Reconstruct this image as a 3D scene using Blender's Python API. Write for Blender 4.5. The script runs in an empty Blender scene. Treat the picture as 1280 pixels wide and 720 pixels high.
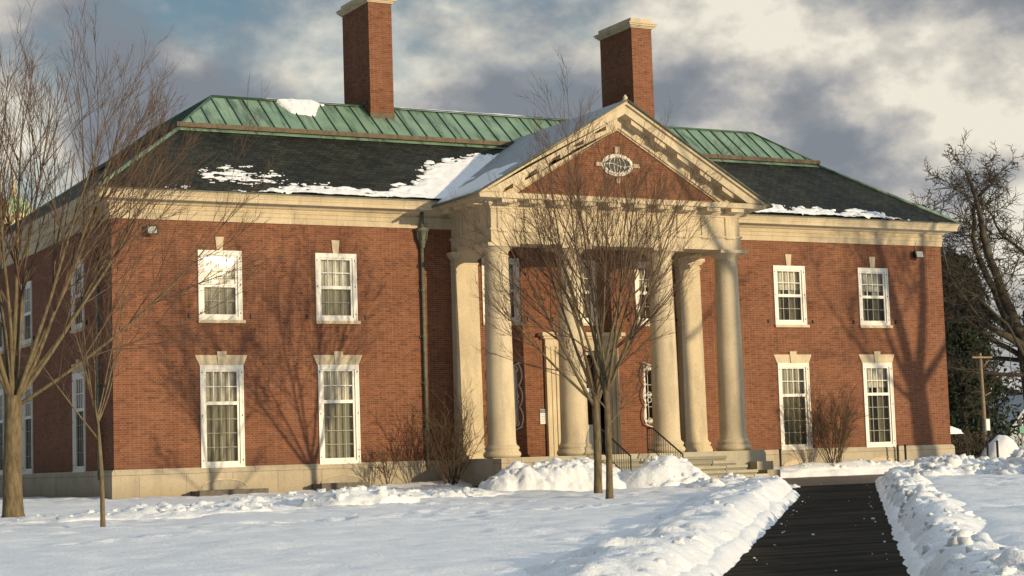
import bpy, math, random
import numpy as np
from mathutils import Vector, Matrix

SC = bpy.context.scene
COL = SC.collection
W = 34.21
CX = W / 2
DB = 18.0

# ------------------------------------------------------------------ helpers
class MB:
    """collects faces for one mesh object"""
    def __init__(s):
        s.v = []; s.f = []; s.m = []; s.sm = []
    def add(s, vs, fs, m=0, smooth=False):
        o = len(s.v)
        s.v.extend([tuple(map(float, p)) for p in vs])
        for f in fs:
            s.f.append(tuple(i + o for i in f)); s.m.append(m); s.sm.append(smooth)
        return s
    def box(s, x0, x1, y0, y1, z0, z1, m=0):
        v = [(x0,y0,z0),(x1,y0,z0),(x1,y1,z0),(x0,y1,z0),(x0,y0,z1),(x1,y0,z1),(x1,y1,z1),(x0,y1,z1)]
        return s.add(v, [(0,3,2,1),(4,5,6,7),(0,1,5,4),(1,2,6,5),(2,3,7,6),(3,0,4,7)], m)
    def quad(s, a, b, c, d, m=0):
        return s.add([a,b,c,d], [(0,1,2,3)], m)
    def prism(s, pts, y0, y1, m=0):
        """outline in x,z extruded along y (pts counter-clockwise seen from -y)"""
        n = len(pts)
        v = [(x,y0,z) for x,z in pts] + [(x,y1,z) for x,z in pts]
        f = [tuple(range(n)), tuple(range(2*n-1, n-1, -1))]
        f += [(i, i+n, (i+1)%n+n, (i+1)%n) for i in range(n)]
        return s.add(v, f, m)
    def lathe(s, prof, cx, cy, n=36, m=0, smooth=True, cap=True):
        """prof list of (r,z) bottom to top"""
        k = len(prof); v = []
        for r, z in prof:
            for i in range(n):
                a = 2*math.pi*i/n
                v.append((cx+r*math.cos(a), cy+r*math.sin(a), z))
        f = []
        for j in range(k-1):
            for i in range(n):
                i2 = (i+1) % n
                f.append((j*n+i, j*n+i2, (j+1)*n+i2, (j+1)*n+i))
        s.add(v, f, m, smooth)
        if cap:
            s.add(v[:n], [tuple(range(n-1,-1,-1))], m); s.add(v[-n:], [tuple(range(n))], m)
        return s
    def tube(s, pts, rads, n=5, m=0, cap=True):
        pts = [Vector(p) for p in pts]
        k = len(pts)
        if k < 2: return s
        if not hasattr(rads, '__len__'): rads = [rads]*k
        t = (pts[1]-pts[0]).normalized()
        a = Vector((0,0,1)) if abs(t.z) < .9 else Vector((1,0,0))
        u = t.cross(a).normalized()
        vs = []
        for i, p in enumerate(pts):
            if 0 < i < k-1: t = (pts[i+1]-pts[i-1])
            elif i: t = pts[i]-pts[i-1]
            if t.length < 1e-9: t = Vector((0,0,1))
            t.normalize()
            u = (u - t*u.dot(t))
            if u.length < 1e-6: u = t.orthogonal()
            u.normalize(); w = t.cross(u)
            for j in range(n):
                an = 2*math.pi*j/n
                vs.append(p + (u*math.cos(an)+w*math.sin(an))*rads[i])
        fs = []
        for i in range(k-1):
            for j in range(n):
                j2 = (j+1) % n
                fs.append((i*n+j, i*n+j2, (i+1)*n+j2, (i+1)*n+j))
        if cap and n > 3:
            fs.append(tuple(range(n-1,-1,-1))); fs.append(tuple((k-1)*n+j for j in range(n)))
        return s.add([tuple(p) for p in vs], fs, m, True)
    def build(s, name, mats, parent=None, origin='base', world=True):
        if not isinstance(mats, (list, tuple)): mats = [mats]
        V = np.array(s.v, dtype=float)
        pl = np.zeros(3)
        if parent is not None and world:
            q = parent
            while q is not None:
                pl += np.array(q.location); q = q.parent
        if origin == 'base':
            lo, hi = V.min(0), V.max(0)
            o = np.array([(lo[0]+hi[0])/2, (lo[1]+hi[1])/2, lo[2]])
        elif origin is None:
            o = pl.copy() if world else np.zeros(3)
        else:
            o = np.array(origin, float)
        me = bpy.data.meshes.new(name)
        me.from_pydata((V-o).tolist(), [], s.f)
        for m in mats: me.materials.append(m)
        me.polygons.foreach_set('material_index', s.m)
        me.polygons.foreach_set('use_smooth', s.sm)
        me.update()
        ob = bpy.data.objects.new(name, me)
        COL.objects.link(ob)
        ob.location = o - pl if world else o
        if parent is not None: ob.parent = parent
        return ob

def tag(o, label, cat, group=None, kind=None):
    if label: o['label'] = label
    if cat: o['category'] = cat
    if group: o['group'] = group
    if kind: o['kind'] = kind
    return o
def empty(name, loc, label, cat, group=None):
    o = bpy.data.objects.new(name, None); COL.objects.link(o)
    o.location = loc; o.empty_display_size = .3
    return tag(o, label, cat, group)
def copy_tree(o, parent=None):
    c = o.copy(); COL.objects.link(c)
    if parent is not None: c.parent = parent
    for ch in list(o.children): copy_tree(ch, c)
    return c

# ------------------------------------------------------------------ numpy noise
def hash2(ix, iy, seed):
    h = (ix.astype(np.int64)*374761393 + iy.astype(np.int64)*668265263 + seed*974711) & 0xffffffff
    h = ((h ^ (h >> 13)) * 1274126177) & 0xffffffff
    h = h ^ (h >> 16)
    return (h & 0xffff) / 65535.0
def vnoise(x, y, seed=0):
    ix, iy = np.floor(x), np.floor(y)
    fx, fy = x-ix, y-iy
    fx = fx*fx*fx*(fx*(fx*6-15)+10); fy = fy*fy*fy*(fy*(fy*6-15)+10)
    a = hash2(ix, iy, seed); b = hash2(ix+1, iy, seed); c = hash2(ix, iy+1, seed); d = hash2(ix+1, iy+1, seed)
    return (a*(1-fx)+b*fx)*(1-fy) + (c*(1-fx)+d*fx)*fy
def fbm(x, y, seed=0, oct=4, gain=.5):
    t = 0; a = 1; n = 0
    for i in range(oct):
        t = t + a*vnoise(x*2**i + i*17.3, y*2**i - i*9.1, seed+i); n += a; a *= gain
    return t/n
def lumps(x, y, size, seed=0, keep=1.0):
    """rounded clods: union of spheres on a jittered lattice, height in units of size"""
    X, Y = x/size, y/size
    ix, iy = np.floor(X), np.floor(Y)
    best = np.zeros_like(X)
    for dx in (-1,0,1):
        for dy in (-1,0,1):
            cx = ix+dx; cy = iy+dy
            px = cx + hash2(cx, cy, seed); py = cy + hash2(cx, cy, seed+5)
            r = .3 + .55*hash2(cx, cy, seed+9)
            on = hash2(cx, cy, seed+13) < keep
            d2 = (X-px)**2 + (Y-py)**2
            h = np.where(on, np.sqrt(np.maximum(r*r-d2, 0)), 0)
            best = np.maximum(best, h)
    return best*size
def sstep(a, b, x):
    t = np.clip((x-a)/(b-a), 0, 1); return t*t*(3-2*t)

# ------------------------------------------------------------------ materials
class NT:
    def __init__(s, name):
        s.mat = bpy.data.materials.new(name); s.mat.use_nodes = True
        s.t = s.mat.node_tree; s.t.nodes.clear()
        s.out = s.n('ShaderNodeOutputMaterial')
    def n(s, typ, **kw):
        nd = s.t.nodes.new(typ)
        for k, v in kw.items():
            if k.startswith('i_'):
                nd.inputs[k[2:].replace('_', ' ')].default_value = v
            else: setattr(nd, k, v)
        return nd
    def l(s, a, b): s.t.links.new(a, b)
    def pos(s, sx=1, sy=1, sz=1):
        g = s.n('ShaderNodeNewGeometry'); m = s.n('ShaderNodeMapping')
        m.inputs['Scale'].default_value = (sx, sy, sz)
        s.l(g.outputs['Position'], m.inputs['Vector']); return m.outputs[0]
    def obj(s, sx=1, sy=1, sz=1):
        g = s.n('ShaderNodeTexCoord'); m = s.n('ShaderNodeMapping')
        m.inputs['Scale'].default_value = (sx, sy, sz)
        s.l(g.outputs['Object'], m.inputs['Vector']); return m.outputs[0]
    def noise(s, vec, scale, detail=4, rough=.55, dist=0):
        nd = s.n('ShaderNodeTexNoise')
        nd.inputs['Scale'].default_value = scale; nd.inputs['Detail'].default_value = detail
        nd.inputs['Roughness'].default_value = rough; nd.inputs['Distortion'].default_value = dist
        s.l(vec, nd.inputs['Vector']); return nd.outputs['Fac']
    def ramp(s, fac, stops):
        r = s.n('ShaderNodeValToRGB'); e = r.color_ramp.elements
        while len(e) < len(stops): e.new(.5)
        for el, (p, c) in zip(e, stops):
            el.position = p; el.color = (c[0], c[1], c[2], 1) if hasattr(c, '__len__') else (c, c, c, 1)
        s.l(fac, r.inputs[0]); return r.outputs[0]
    def mix(s, fac, a, b, blend='MIX'):
        m = s.n('ShaderNodeMix', data_type='RGBA', blend_type=blend)
        for sock, v in ((m.inputs[0], fac), (m.inputs[6], a), (m.inputs[7], b)):
            if isinstance(v, (int, float)): sock.default_value = v
            elif isinstance(v, tuple): sock.default_value = (*v, 1)
            else: s.l(v, sock)
        return m.outputs[2]
    def math(s, op, a, b=0.0, clamp=False):
        m = s.n('ShaderNodeMath', operation=op, use_clamp=clamp)
        for sock, v in ((m.inputs[0], a), (m.inputs[1], b)):
            if isinstance(v, (int, float)): sock.default_value = v
            else: s.l(v, sock)
        return m.outputs[0]
    def bump(s, h, strength=.3, dist=.02):
        b = s.n('ShaderNodeBump'); b.inputs['Strength'].default_value = strength; b.inputs['Distance'].default_value = dist
        s.l(h, b.inputs['Height']); return b.outputs[0]
    def done(s, color, rough=.7, normal=None, metal=0, spec=.4):
        p = s.n('ShaderNodeBsdfPrincipled')
        if isinstance(color, tuple): p.inputs['Base Color'].default_value = (*color, 1)
        else: s.l(color, p.inputs['Base Color'])
        if isinstance(rough, (int, float)): p.inputs['Roughness'].default_value = rough
        else: s.l(rough, p.inputs['Roughness'])
        p.inputs['Metallic'].default_value = metal
        p.inputs['Specular IOR Level'].default_value = spec
        if normal is not None: s.l(normal, p.inputs['Normal'])
        s.l(p.outputs[0], s.out.inputs[0]); return s.mat

def wall_uv(t):
    """(along the wall, height) from position and face direction"""
    g = t.n('ShaderNodeNewGeometry'); sp = t.n('ShaderNodeSeparateXYZ'); sn = t.n('ShaderNodeSeparateXYZ')
    t.l(g.outputs['Position'], sp.inputs[0]); t.l(g.outputs['True Normal'], sn.inputs[0])
    side = t.math('GREATER_THAN', t.math('ABSOLUTE', sn.outputs[0]), .6)
    u = t.math('ADD', t.math('MULTIPLY', sp.outputs[0], t.math('SUBTRACT', 1.0, side)), t.math('MULTIPLY', sp.outputs[1], side))
    c = t.n('ShaderNodeCombineXYZ'); t.l(u, c.inputs[0]); t.l(sp.outputs[2], c.inputs[1])
    return c.outputs[0]

def mat_brick():
    t = NT('brick'); uv = wall_uv(t)
    b = t.n('ShaderNodeTexBrick'); t.l(uv, b.inputs['Vector'])
    b.offset = .5; b.squash = .55; b.squash_frequency = 2
    b.inputs['Color1'].default_value = (.218,.082,.044,1); b.inputs['Color2'].default_value = (.162,.057,.032,1)
    b.inputs['Mortar'].default_value = (.235,.155,.10,1)
    b.inputs['Scale'].default_value = 1; b.inputs['Mortar Size'].default_value = .0085
    b.inputs['Mortar Smooth'].default_value = .15; b.inputs['Bias'].default_value = -.1
    b.inputs['Brick Width'].default_value = .27; b.inputs['Row Height'].default_value = .0715
    # single odd bricks, burnt headers
    sp = t.n('ShaderNodeSeparateXYZ'); t.l(uv, sp.inputs[0])
    row = t.math('FLOOR', t.math('DIVIDE', sp.outputs[1], .0715))
    cc = t.n('ShaderNodeCombineXYZ')
    t.l(t.math('FLOOR', t.math('ADD', t.math('DIVIDE', sp.outputs[0], .2), t.math('MULTIPLY', row, .5))), cc.inputs[0]); t.l(row, cc.inputs[1])
    wn = t.n('ShaderNodeTexWhiteNoise', noise_dimensions='2D'); t.l(cc.outputs[0], wn.inputs['Vector'])
    odd = t.ramp(wn.outputs['Value'], [(0,(.7,.7,.72)),(.12,(.88,.87,.87)),(.5,(1,1,1)),(.86,(1.06,1.05,1.02)),(1,(1.2,1.17,1.1))])
    c = t.mix(1, b.outputs['Color'], odd, 'MULTIPLY')
    big = t.noise(t.pos(.35,.35,.5), 1.3, 5, .6)
    c = t.mix(1, c, t.ramp(big, [(.3,(.86,.82,.82)),(.55,(1,1,1)),(.75,(1.1,1.08,1.05))]), 'MULTIPLY')
    streak = t.noise(t.pos(2.2,2.2,.22), 1.0, 4, .6)
    c = t.mix(t.ramp(streak, [(.55,0.),(.8,.3)]), c, (.3,.17,.11))
    sz = t.n('ShaderNodeSeparateXYZ'); t.l(t.pos(), sz.inputs[0])
    damp = t.math('SUBTRACT', t.math('ADD', t.math('MULTIPLY', big, 2.2), .55), sz.outputs[2])
    c = t.mix(t.ramp(damp, [(0,0.),(.7,.4)]), c, (.13,.06,.04))
    h = t.math('SUBTRACT', 1.0, b.outputs['Fac'])
    return t.done(c, .88, t.bump(h, .5, .006), spec=.2)

def mat_stone(name='limestone', base=(.60,.505,.35), joints=False):
    t = NT(name)
    n1 = t.noise(t.pos(), .9, 6, .62); n2 = t.noise(t.pos(1.8,1.8,.35), 1.3, 5, .65); n3 = t.noise(t.pos(), 22, 3)
    c = t.mix(t.ramp(n1, [(.32,0.),(.7,1.)]), tuple(x*.86 for x in base), tuple(min(1,x*1.1) for x in base))
    c = t.mix(t.ramp(n2, [(.5,0.),(.76,.62)]), c, (.27,.235,.18))
    c = t.mix(.16, c, t.ramp(n3, [(.3,.15),(.7,.8)]), 'OVERLAY')
    nrm = t.bump(n3, .25, .008)
    if joints:
        uv = wall_uv(t)
        b = t.n('ShaderNodeTexBrick'); t.l(uv, b.inputs['Vector']); b.offset = .5
        b.inputs['Scale'].default_value = 1; b.inputs['Mortar Size'].default_value = .009
        b.inputs['Brick Width'].default_value = 1.55; b.inputs['Row Height'].default_value = .82 if joints is True else .47
        b.inputs['Color1'].default_value = (1,1,1,1); b.inputs['Color2'].default_value = (.88,.87,.85,1); b.inputs['Mortar'].default_value = (.5,.47,.42,1) if joints is True else (.75,.72,.68,1)
        c = t.mix(1, c, b.outputs['Color'], 'MULTIPLY')
        sp = t.n('ShaderNodeSeparateXYZ'); g = t.n('ShaderNodeNewGeometry'); t.l(g.outputs['Position'], sp.inputs[0])
        dirt = t.math('SUBTRACT', t.math('MULTIPLY', n1, 1.2), sp.outputs[2])
        c = t.mix(t.ramp(dirt, [(.0,0.),(.6,.45)]), c, (.25,.2,.13))
    return t.done(c, .85, nrm, spec=.25)

def mat_paint():
    t = NT('white_paint'); n = t.noise(t.pos(3,3,1), 3, 5)
    c = t.mix(t.ramp(n, [(.45,0.),(.8,.5)]), (.79,.765,.7), (.6,.56,.48))
    return t.done(c, .5, spec=.4)

def mat_slate():
    t = NT('slate'); g = t.n('ShaderNodeNewGeometry'); sp = t.n('ShaderNodeSeparateXYZ'); sn = t.n('ShaderNodeSeparateXYZ')
    t.l(g.outputs['Position'], sp.inputs[0]); t.l(g.outputs['True Normal'], sn.inputs[0])
    side = t.math('GREATER_THAN', t.math('ABSOLUTE', sn.outputs[0]), .4)
    u = t.math('ADD', t.math('MULTIPLY', sp.outputs[0], t.math('SUBTRACT', 1.0, side)), t.math('MULTIPLY', sp.outputs[1], side))
    c0 = t.n('ShaderNodeCombineXYZ'); t.l(u, c0.inputs[0]); t.l(t.math('MULTIPLY', sp.outputs[2], 1.75), c0.inputs[1])
    b = t.n('ShaderNodeTexBrick'); t.l(c0.outputs[0], b.inputs['Vector'])
    b.inputs['Scale'].default_value = 1; b.inputs['Brick Width'].default_value = .3; b.inputs['Row Height'].default_value = .2
    b.inputs['Mortar Size'].default_value = .012; b.inputs['Mortar Smooth'].default_value = .3
    b.inputs['Color1'].default_value = (.036,.038,.029,1); b.inputs['Color2'].default_value = (.014,.016,.012,1); b.inputs['Mortar'].default_value = (.006,.006,.006,1)
    n = t.noise(t.pos(.6,.6,.6), 1.2, 5, .6)
    c = t.mix(1, b.outputs['Color'], t.ramp(n, [(.3,(.55,.58,.55)),(.7,(1.35,1.3,1.15))]), 'MULTIPLY')
    f = t.noise(t.pos(3,3,14), 3.0, 3, .7)
    c = t.mix(t.ramp(f, [(.55,0.),(.72,.6)]), c, (.062,.06,.04))
    wn = t.noise(t.pos(5,5,9), 2.0, 3, .8)
    h = t.math('ADD', t.math('MULTIPLY', b.outputs['Fac'], -1.0), t.math('MULTIPLY', wn, 1.2))
    return t.done(c, .62, t.bump(h, .9, .03), spec=.12)

def mat_copper():
    t = NT('green_copper')
    n = t.noise(t.pos(.8,.8,.3), 1.5, 5, .6); s_ = t.noise(t.pos(2.6,.35,.35), 1.4, 4, .6)
    c = t.ramp(n, [(.25,(.12,.205,.145)),(.5,(.175,.28,.195)),(.75,(.24,.35,.25))])
    c = t.mix(t.ramp(s_, [(.51,0.),(.64,.75)]), c, (.055,.08,.058))
    return t.done(c, .6, t.bump(n, .15, .01), spec=.35)

def mat_simple(name, col, rough=.7, var=.25, scale=4, metal=0, spec=.35, bump=0):
    t = NT(name); n = t.noise(t.pos(), scale, 5, .6)
    c = t.mix(t.ramp(n, [(.3,0.),(.7,1.)]), tuple(x*(1-var) for x in col), tuple(min(1, x*(1+var)) for x in col))
    return t.done(c, rough, t.bump(n, bump, .02) if bump else None, metal, spec)

def mat_snow(name='snow', rough_bump=.5, dirt=0.0):
    t = NT(name)
    n1 = t.noise(t.pos(), 2.2, 5, .6); n2 = t.noise(t.pos(), 14, 4, .65); n3 = t.noise(t.pos(), 70, 2)
    c = t.mix(t.ramp(n1, [(.3,0.),(.7,1.)]), (.80,.82,.85), (.87,.875,.88))
    if dirt:
        d = t.noise(t.pos(), 5.5, 6, .7)
        c = t.mix(t.ramp(d, [(.56,0.),(.74,dirt)]), c, (.42,.36,.28))
    h = t.math('ADD', t.math('MULTIPLY', n2, 1.0), t.math('ADD', t.math('MULTIPLY', n1, 1.5), t.math('MULTIPLY', n3, .25)))
    p = t.done(c, .6, t.bump(h, rough_bump, .045), spec=.25)
    return p

def mat_asphalt():
    t = NT('wet_asphalt')
    mp_ = t.n('ShaderNodeMapping'); mp_.inputs['Rotation'].default_value = (0,0,math.radians(-51.25)); mp_.inputs['Scale'].default_value = (.22,1.5,1); t.l(t.pos(), mp_.inputs['Vector'])
    n = t.noise(mp_.outputs[0], 1.6, 5, .6); f = t.noise(t.pos(), 60, 3, .7); v = t.noise(t.pos(), 26, 5, .7)
    c = t.mix(t.ramp(n, [(.3,0.),(.75,1.)]), (.014,.014,.014), (.075,.06,.044))
    c = t.mix(t.ramp(f, [(.45,0.),(.72,.6)]), c, (.085,.073,.06))
    c = t.mix(t.ramp(v, [(.63,0.),(.72,.55)]), c, (.24,.23,.22))
    r = t.ramp(n, [(.3,.75),(.7,.95)])
    return t.done(c, r, t.bump(f, .25, .006), spec=.0)

def mat_court():
    t = NT('slushy_pavement')
    n = t.noise(t.pos(.5,1.6,1), 1.6, 5, .65); f = t.noise(t.pos(1,2,1), 7, 5, .7)
    c = t.mix(t.ramp(n, [(.35,0.),(.65,1.)]), (.085,.07,.055), (.15,.125,.095))
    c = t.mix(t.ramp(f, [(.6,0.),(.7,.75)]), c, (.55,.52,.48))
    return t.done(c, .55, t.bump(f, .5, .02), spec=.3)

def mat_bark(name, a, b, sc=14):
    t = NT(name); n = t.noise(t.pos(1,1,.25), sc, 5, .65); m = t.noise(t.pos(), 1.2, 3)
    c = t.mix(t.ramp(n, [(.35,0.),(.68,1.)]), a, b)
    c = t.mix(t.ramp(m, [(.5,0.),(.75,.4)]), c, (.16,.165,.085))
    return t.done(c, .85, t.bump(n, .8, .02), spec=.2)

def mat_glass():
    t = NT('window_glass')
    tr = t.n('ShaderNodeBsdfTransparent'); tr.inputs[0].default_value = (.96,.97,.96,1)
    gl = t.n('ShaderNodeBsdfGlossy'); gl.inputs['Roughness'].default_value = .03
    w = t.noise(t.pos(1,1,1), 1.1, 2); t.l(t.bump(w, .12, .05), gl.inputs['Normal'])
    lw = t.n('ShaderNodeLayerWeight'); lw.inputs[0].default_value = .25
    fac = t.math('ADD', t.math('MULTIPLY', lw.outputs['Fresnel'], .9), .07, True)
    mx = t.n('ShaderNodeMixShader'); t.l(fac, mx.inputs[0]); t.l(tr.outputs[0], mx.inputs[1]); t.l(gl.outputs[0], mx.inputs[2])
    t.l(mx.outputs[0], t.out.inputs[0]); return t.mat
def mat_screen():
    t = NT('insect_screen')
    tr = t.n('ShaderNodeBsdfTransparent'); tr.inputs[0].default_value = (.86,.86,.83,1)
    df = t.n('ShaderNodeBsdfDiffuse'); df.inputs[0].default_value = (.06,.06,.05,1)
    mx = t.n('ShaderNodeMixShader'); mx.inputs[0].default_value = .27
    t.l(tr.outputs[0], mx.inputs[1]); t.l(df.outputs[0], mx.inputs[2]); t.l(mx.outputs[0], t.out.inputs[0]); return t.mat
def mat_curtain(name, col):
    t = NT(name); n = t.noise(t.pos(9,9,.3), 2, 3)
    c = t.mix(n, tuple(x*.8 for x in col), col)
    d = t.n('ShaderNodeBsdfDiffuse'); t.l(c, d.inputs[0]); tl = t.n('ShaderNodeBsdfTranslucent'); t.l(c, tl.inputs[0])
    mx = t.n('ShaderNodeMixShader'); mx.inputs[0].default_value = .25
    t.l(d.outputs[0], mx.inputs[1]); t.l(tl.outputs[0], mx.inputs[2]); t.l(mx.outputs[0], t.out.inputs[0]); return t.mat

BRICK = mat_brick(); STONE = mat_stone(); BASESTONE = mat_stone('base_stone', (.47,.405,.30), True)
CORNICE = mat_stone('cornice_stone', (.60,.505,.35), 'bands'); STEPSTONE = mat_stone('step_stone', (.45,.41,.32)); STEP2 = mat_stone('step_stone_grey', (.29,.27,.22)); STEP3 = mat_stone('step_stone_pale', (.6,.55,.45))
PAINT = mat_paint(); SLATE = mat_slate(); COPPER = mat_copper()
BROWNCU = mat_simple('brown_copper', (.095,.066,.038), .6, .45, 5)
SNOW = mat_snow(); SNOWHEAP = mat_snow('heaped_snow', .6, .22); SNOWROOF = mat_snow('roof_snow_material', .35)
ASPHALT = mat_asphalt(); COURT = mat_court()
GLASS = mat_glass(); SCREEN = mat_screen()
CURT = mat_curtain('pale_curtain', (.9,.87,.76)); CURTG = mat_curtain('olive_curtain', (.50,.48,.36))
IRON = mat_simple('black_iron', (.018,.018,.018), .5, .3, 20); PATINA = mat_simple('patina_pipe', (.12,.13,.095), .6, .35, 7)
WIRON = mat_simple('white_iron', (.62,.61,.56), .5, .15)
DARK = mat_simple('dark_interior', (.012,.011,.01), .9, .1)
LEAD = mat_simple('lead_roof', (.22,.245,.275), .5, .2, 3)
BARK = mat_bark('bark', (.085,.062,.036), (.215,.165,.095)); TWIG = mat_bark('twig_bark', (.085,.052,.038), (.155,.098,.066), 5)
DBARK = mat_bark('dark_bark', (.035,.028,.022), (.085,.068,.05)); SHRUB = mat_bark('shrub_bark', (.07,.045,.032), (.13,.085,.055), 8)
CURB = mat_simple('dark_concrete', (.13,.115,.09), .85, .3, 6, bump=.3)

# ------------------------------------------------------------------ the mansion
house = empty('brick_mansion', (CX, DB/2, 0), 'long red brick mansion with white columned portico, green copper roof and two tall chimneys', 'mansion')

def wall_faces(mb, u0, u1, z0, z1, ops, P, depth):
    us = sorted({u0, u1, *[o[0] for o in ops], *[o[1] for o in ops]})
    zs = sorted({z0, z1, *[o[2] for o in ops], *[o[3] for o in ops]})
    for a, b in zip(us, us[1:]):
        for c, d in zip(zs, zs[1:]):
            um, zm = (a+b)/2, (c+d)/2
            if any(o[0] < um < o[1] and o[2] < zm < o[3] for o in ops): continue
            mb.quad(P(a,0,c), P(b,0,c), P(b,0,d), P(a,0,d))
    for o in ops:
        a, b, c, d = o
        mb.quad(P(a,0,c), P(a,0,d), P(a,depth,d), P(a,depth,c)); mb.quad(P(b,0,d), P(b,0,c), P(b,depth,c), P(b,depth,d))
        mb.quad(P(a,0,d), P(b,0,d), P(b,depth,d), P(a,depth,d)); mb.quad(P(b,0,c), P(a,0,c), P(a,depth,c), P(b,depth,c))

WX = [3.584, 7.677, W-7.677, W-3.584]
UW, UZ0, UZ1 = 1.47, 5.76, 8.03
LW, LZ0, LZ1 = 1.45, .985, 4.276
e = .02
ops = []
for x in WX:
    ops.append((x-UW/2+e, x+UW/2-e, UZ0+e, UZ1-e)); ops.append((x-LW/2+e, x+LW/2-e, 1.0, LZ1-e))
PX = [13.95, 17.105, 20.26]
for x in PX: ops.append((x-UW/2+e, x+UW/2-e, UZ0+e, UZ1-e))
for x in (13.95, 20.26): ops.append((x-.5, x+.5, 2.15, 4.15))
ops.append((CX-.92, CX+.92, 1.0, 4.75))
mb = MB(); wall_faces(mb, 0, W, 1.0, 9.3, ops, lambda u,d,z: (u, d, z), .4)
mb.build('front_wall', BRICK, house)
SY = [4.0, 11.1, 15.6]
sops = []
for y in SY:
    sops.append((y-.72, y+.72, UZ0+e, UZ1-e)); sops.append((y-.72, y+.72, 1.0, LZ1-e))
mb = MB(); wall_faces(mb, 0, DB, 1.0, 9.3, sops, lambda u,d,z: (d, u, z), .4)
mb.build('side_wall', BRICK, house)
mb = MB(); mb.quad((W,0,1),(W,DB,1),(W,DB,9.3),(W,0,9.3)); mb.build('side_wall', BRICK, house)
mb = MB(); mb.quad((W,DB,1),(0,DB,1),(0,DB,9.3),(W,DB,9.3)); mb.build('rear_wall', BRICK, house)
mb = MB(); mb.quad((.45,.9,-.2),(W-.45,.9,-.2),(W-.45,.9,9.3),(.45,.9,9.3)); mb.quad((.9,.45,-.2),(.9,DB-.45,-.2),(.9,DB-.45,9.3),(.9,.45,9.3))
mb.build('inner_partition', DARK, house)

def ring(mb, prof, m=0):
    """profile (offset outwards, z) run right round the house with mitred corners"""
    vs = []
    for o, z in prof:
        vs += [(-o,-o,z),(W+o,-o,z),(W+o,DB+o,z),(-o,DB+o,z)]
    fs = []
    for j in range(len(prof)-1):
        for i in range(4):
            i2 = (i+1) % 4; fs.append((j*4+i, j*4+i2, (j+1)*4+i2, (j+1)*4+i))
    mb.add(vs, fs, m)

mb = MB(); ring(mb, [(.1,-.6),(.1,.9),(.085,.93),(.04,1.0),(-.02,1.002)])
sb = mb.build('stone_base', BASESTONE, house)
mb = MB()
ring(mb, [(.0,8.99),(.045,8.99),(.045,9.17),(.07,9.19),(.07,9.31),(.1,9.335),(.1,9.36),(.05,9.365),(.05,9.46),(.12,9.48),(.17,9.53),(.22,9.55),(.22,9.58),(.5,9.58),(.5,9.70),(.52,9.71),(.53,9.76),(.58,9.84),(.6,9.86),(.6,9.885),(.4,9.89)])
cornice = mb.build('cornice', CORNICE, house)
mb = MB(); ring(mb, [(.605,9.86),(.64,9.865),(.64,9.9),(.5,9.905)]); mb.build('gutter', PATINA, house)

# arched basement openings in the stone base, with their area kerbs
for k, (x, lit) in enumerate(((WX[0],0),(WX[1],0),(WX[2],1),(WX[3],1))):
    mb = MB(); n = 14
    arc = [(x-.76+1.52*i/n, .34+.3*math.sqrt(max(0, 1-((2*i/n)-1)**2))*.8) for i in range(n+1)]
    pts = [(x-.76,-.1)] + arc + [(x+.76,-.1)]
    mb.prism([(a,b) for a,b in reversed(pts)][::-1][::-1], -.104, -.06)
    o = mb.build('basement_window', STONE if lit else mat_simple('vent_board', (.36,.32,.25), .8, .2), house)
    mb = MB(); mb.tube([(a,-.11,b+.02) for a,b in arc], .022, 6); mb.build('arch_trim', STONE, o)
    if not lit:
        mb = MB(); mb.box(x-.62,x+.66,-.125,-.06,.2,.27); mb.build('opening', DARK, o)
for x0, x1, z in ((2.45,4.75,.27),(6.6,8.3,.36)):
    mb = MB(); mb.box(x0, x1, -1.0, -.8, -.3, z); mb.box(x0, x0+.18, -.795, -.105, -.3, z-.02); mb.box(x1-.18, x1, -.795, -.105, -.3, z-.02)
    mb.build('area_kerb', CURB, house)

# ---- windows
def curtain_mesh(w, h, y, seed, a=-1, b=1):
    mb = MB(); n = 64; r = random.Random(seed); ph = [r.random()*6 for _ in range(4)]
    xs = [(a+(b-a)*i/n)*w/2 for i in range(n+1)]
    yy = [y+.02*math.sin(x*19+ph[0]+.8*math.sin(x*5+ph[1]))+.007*math.sin(x*47+ph[2]) for x in xs]
    v = [(x,q,0.02) for x,q in zip(xs,yy)] + [(x,q,h) for x,q in zip(xs,yy)]
    mb.add(v, [(i,i+1,n+2+i,n+1+i) for i in range(n)], 0, True); return mb

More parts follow.
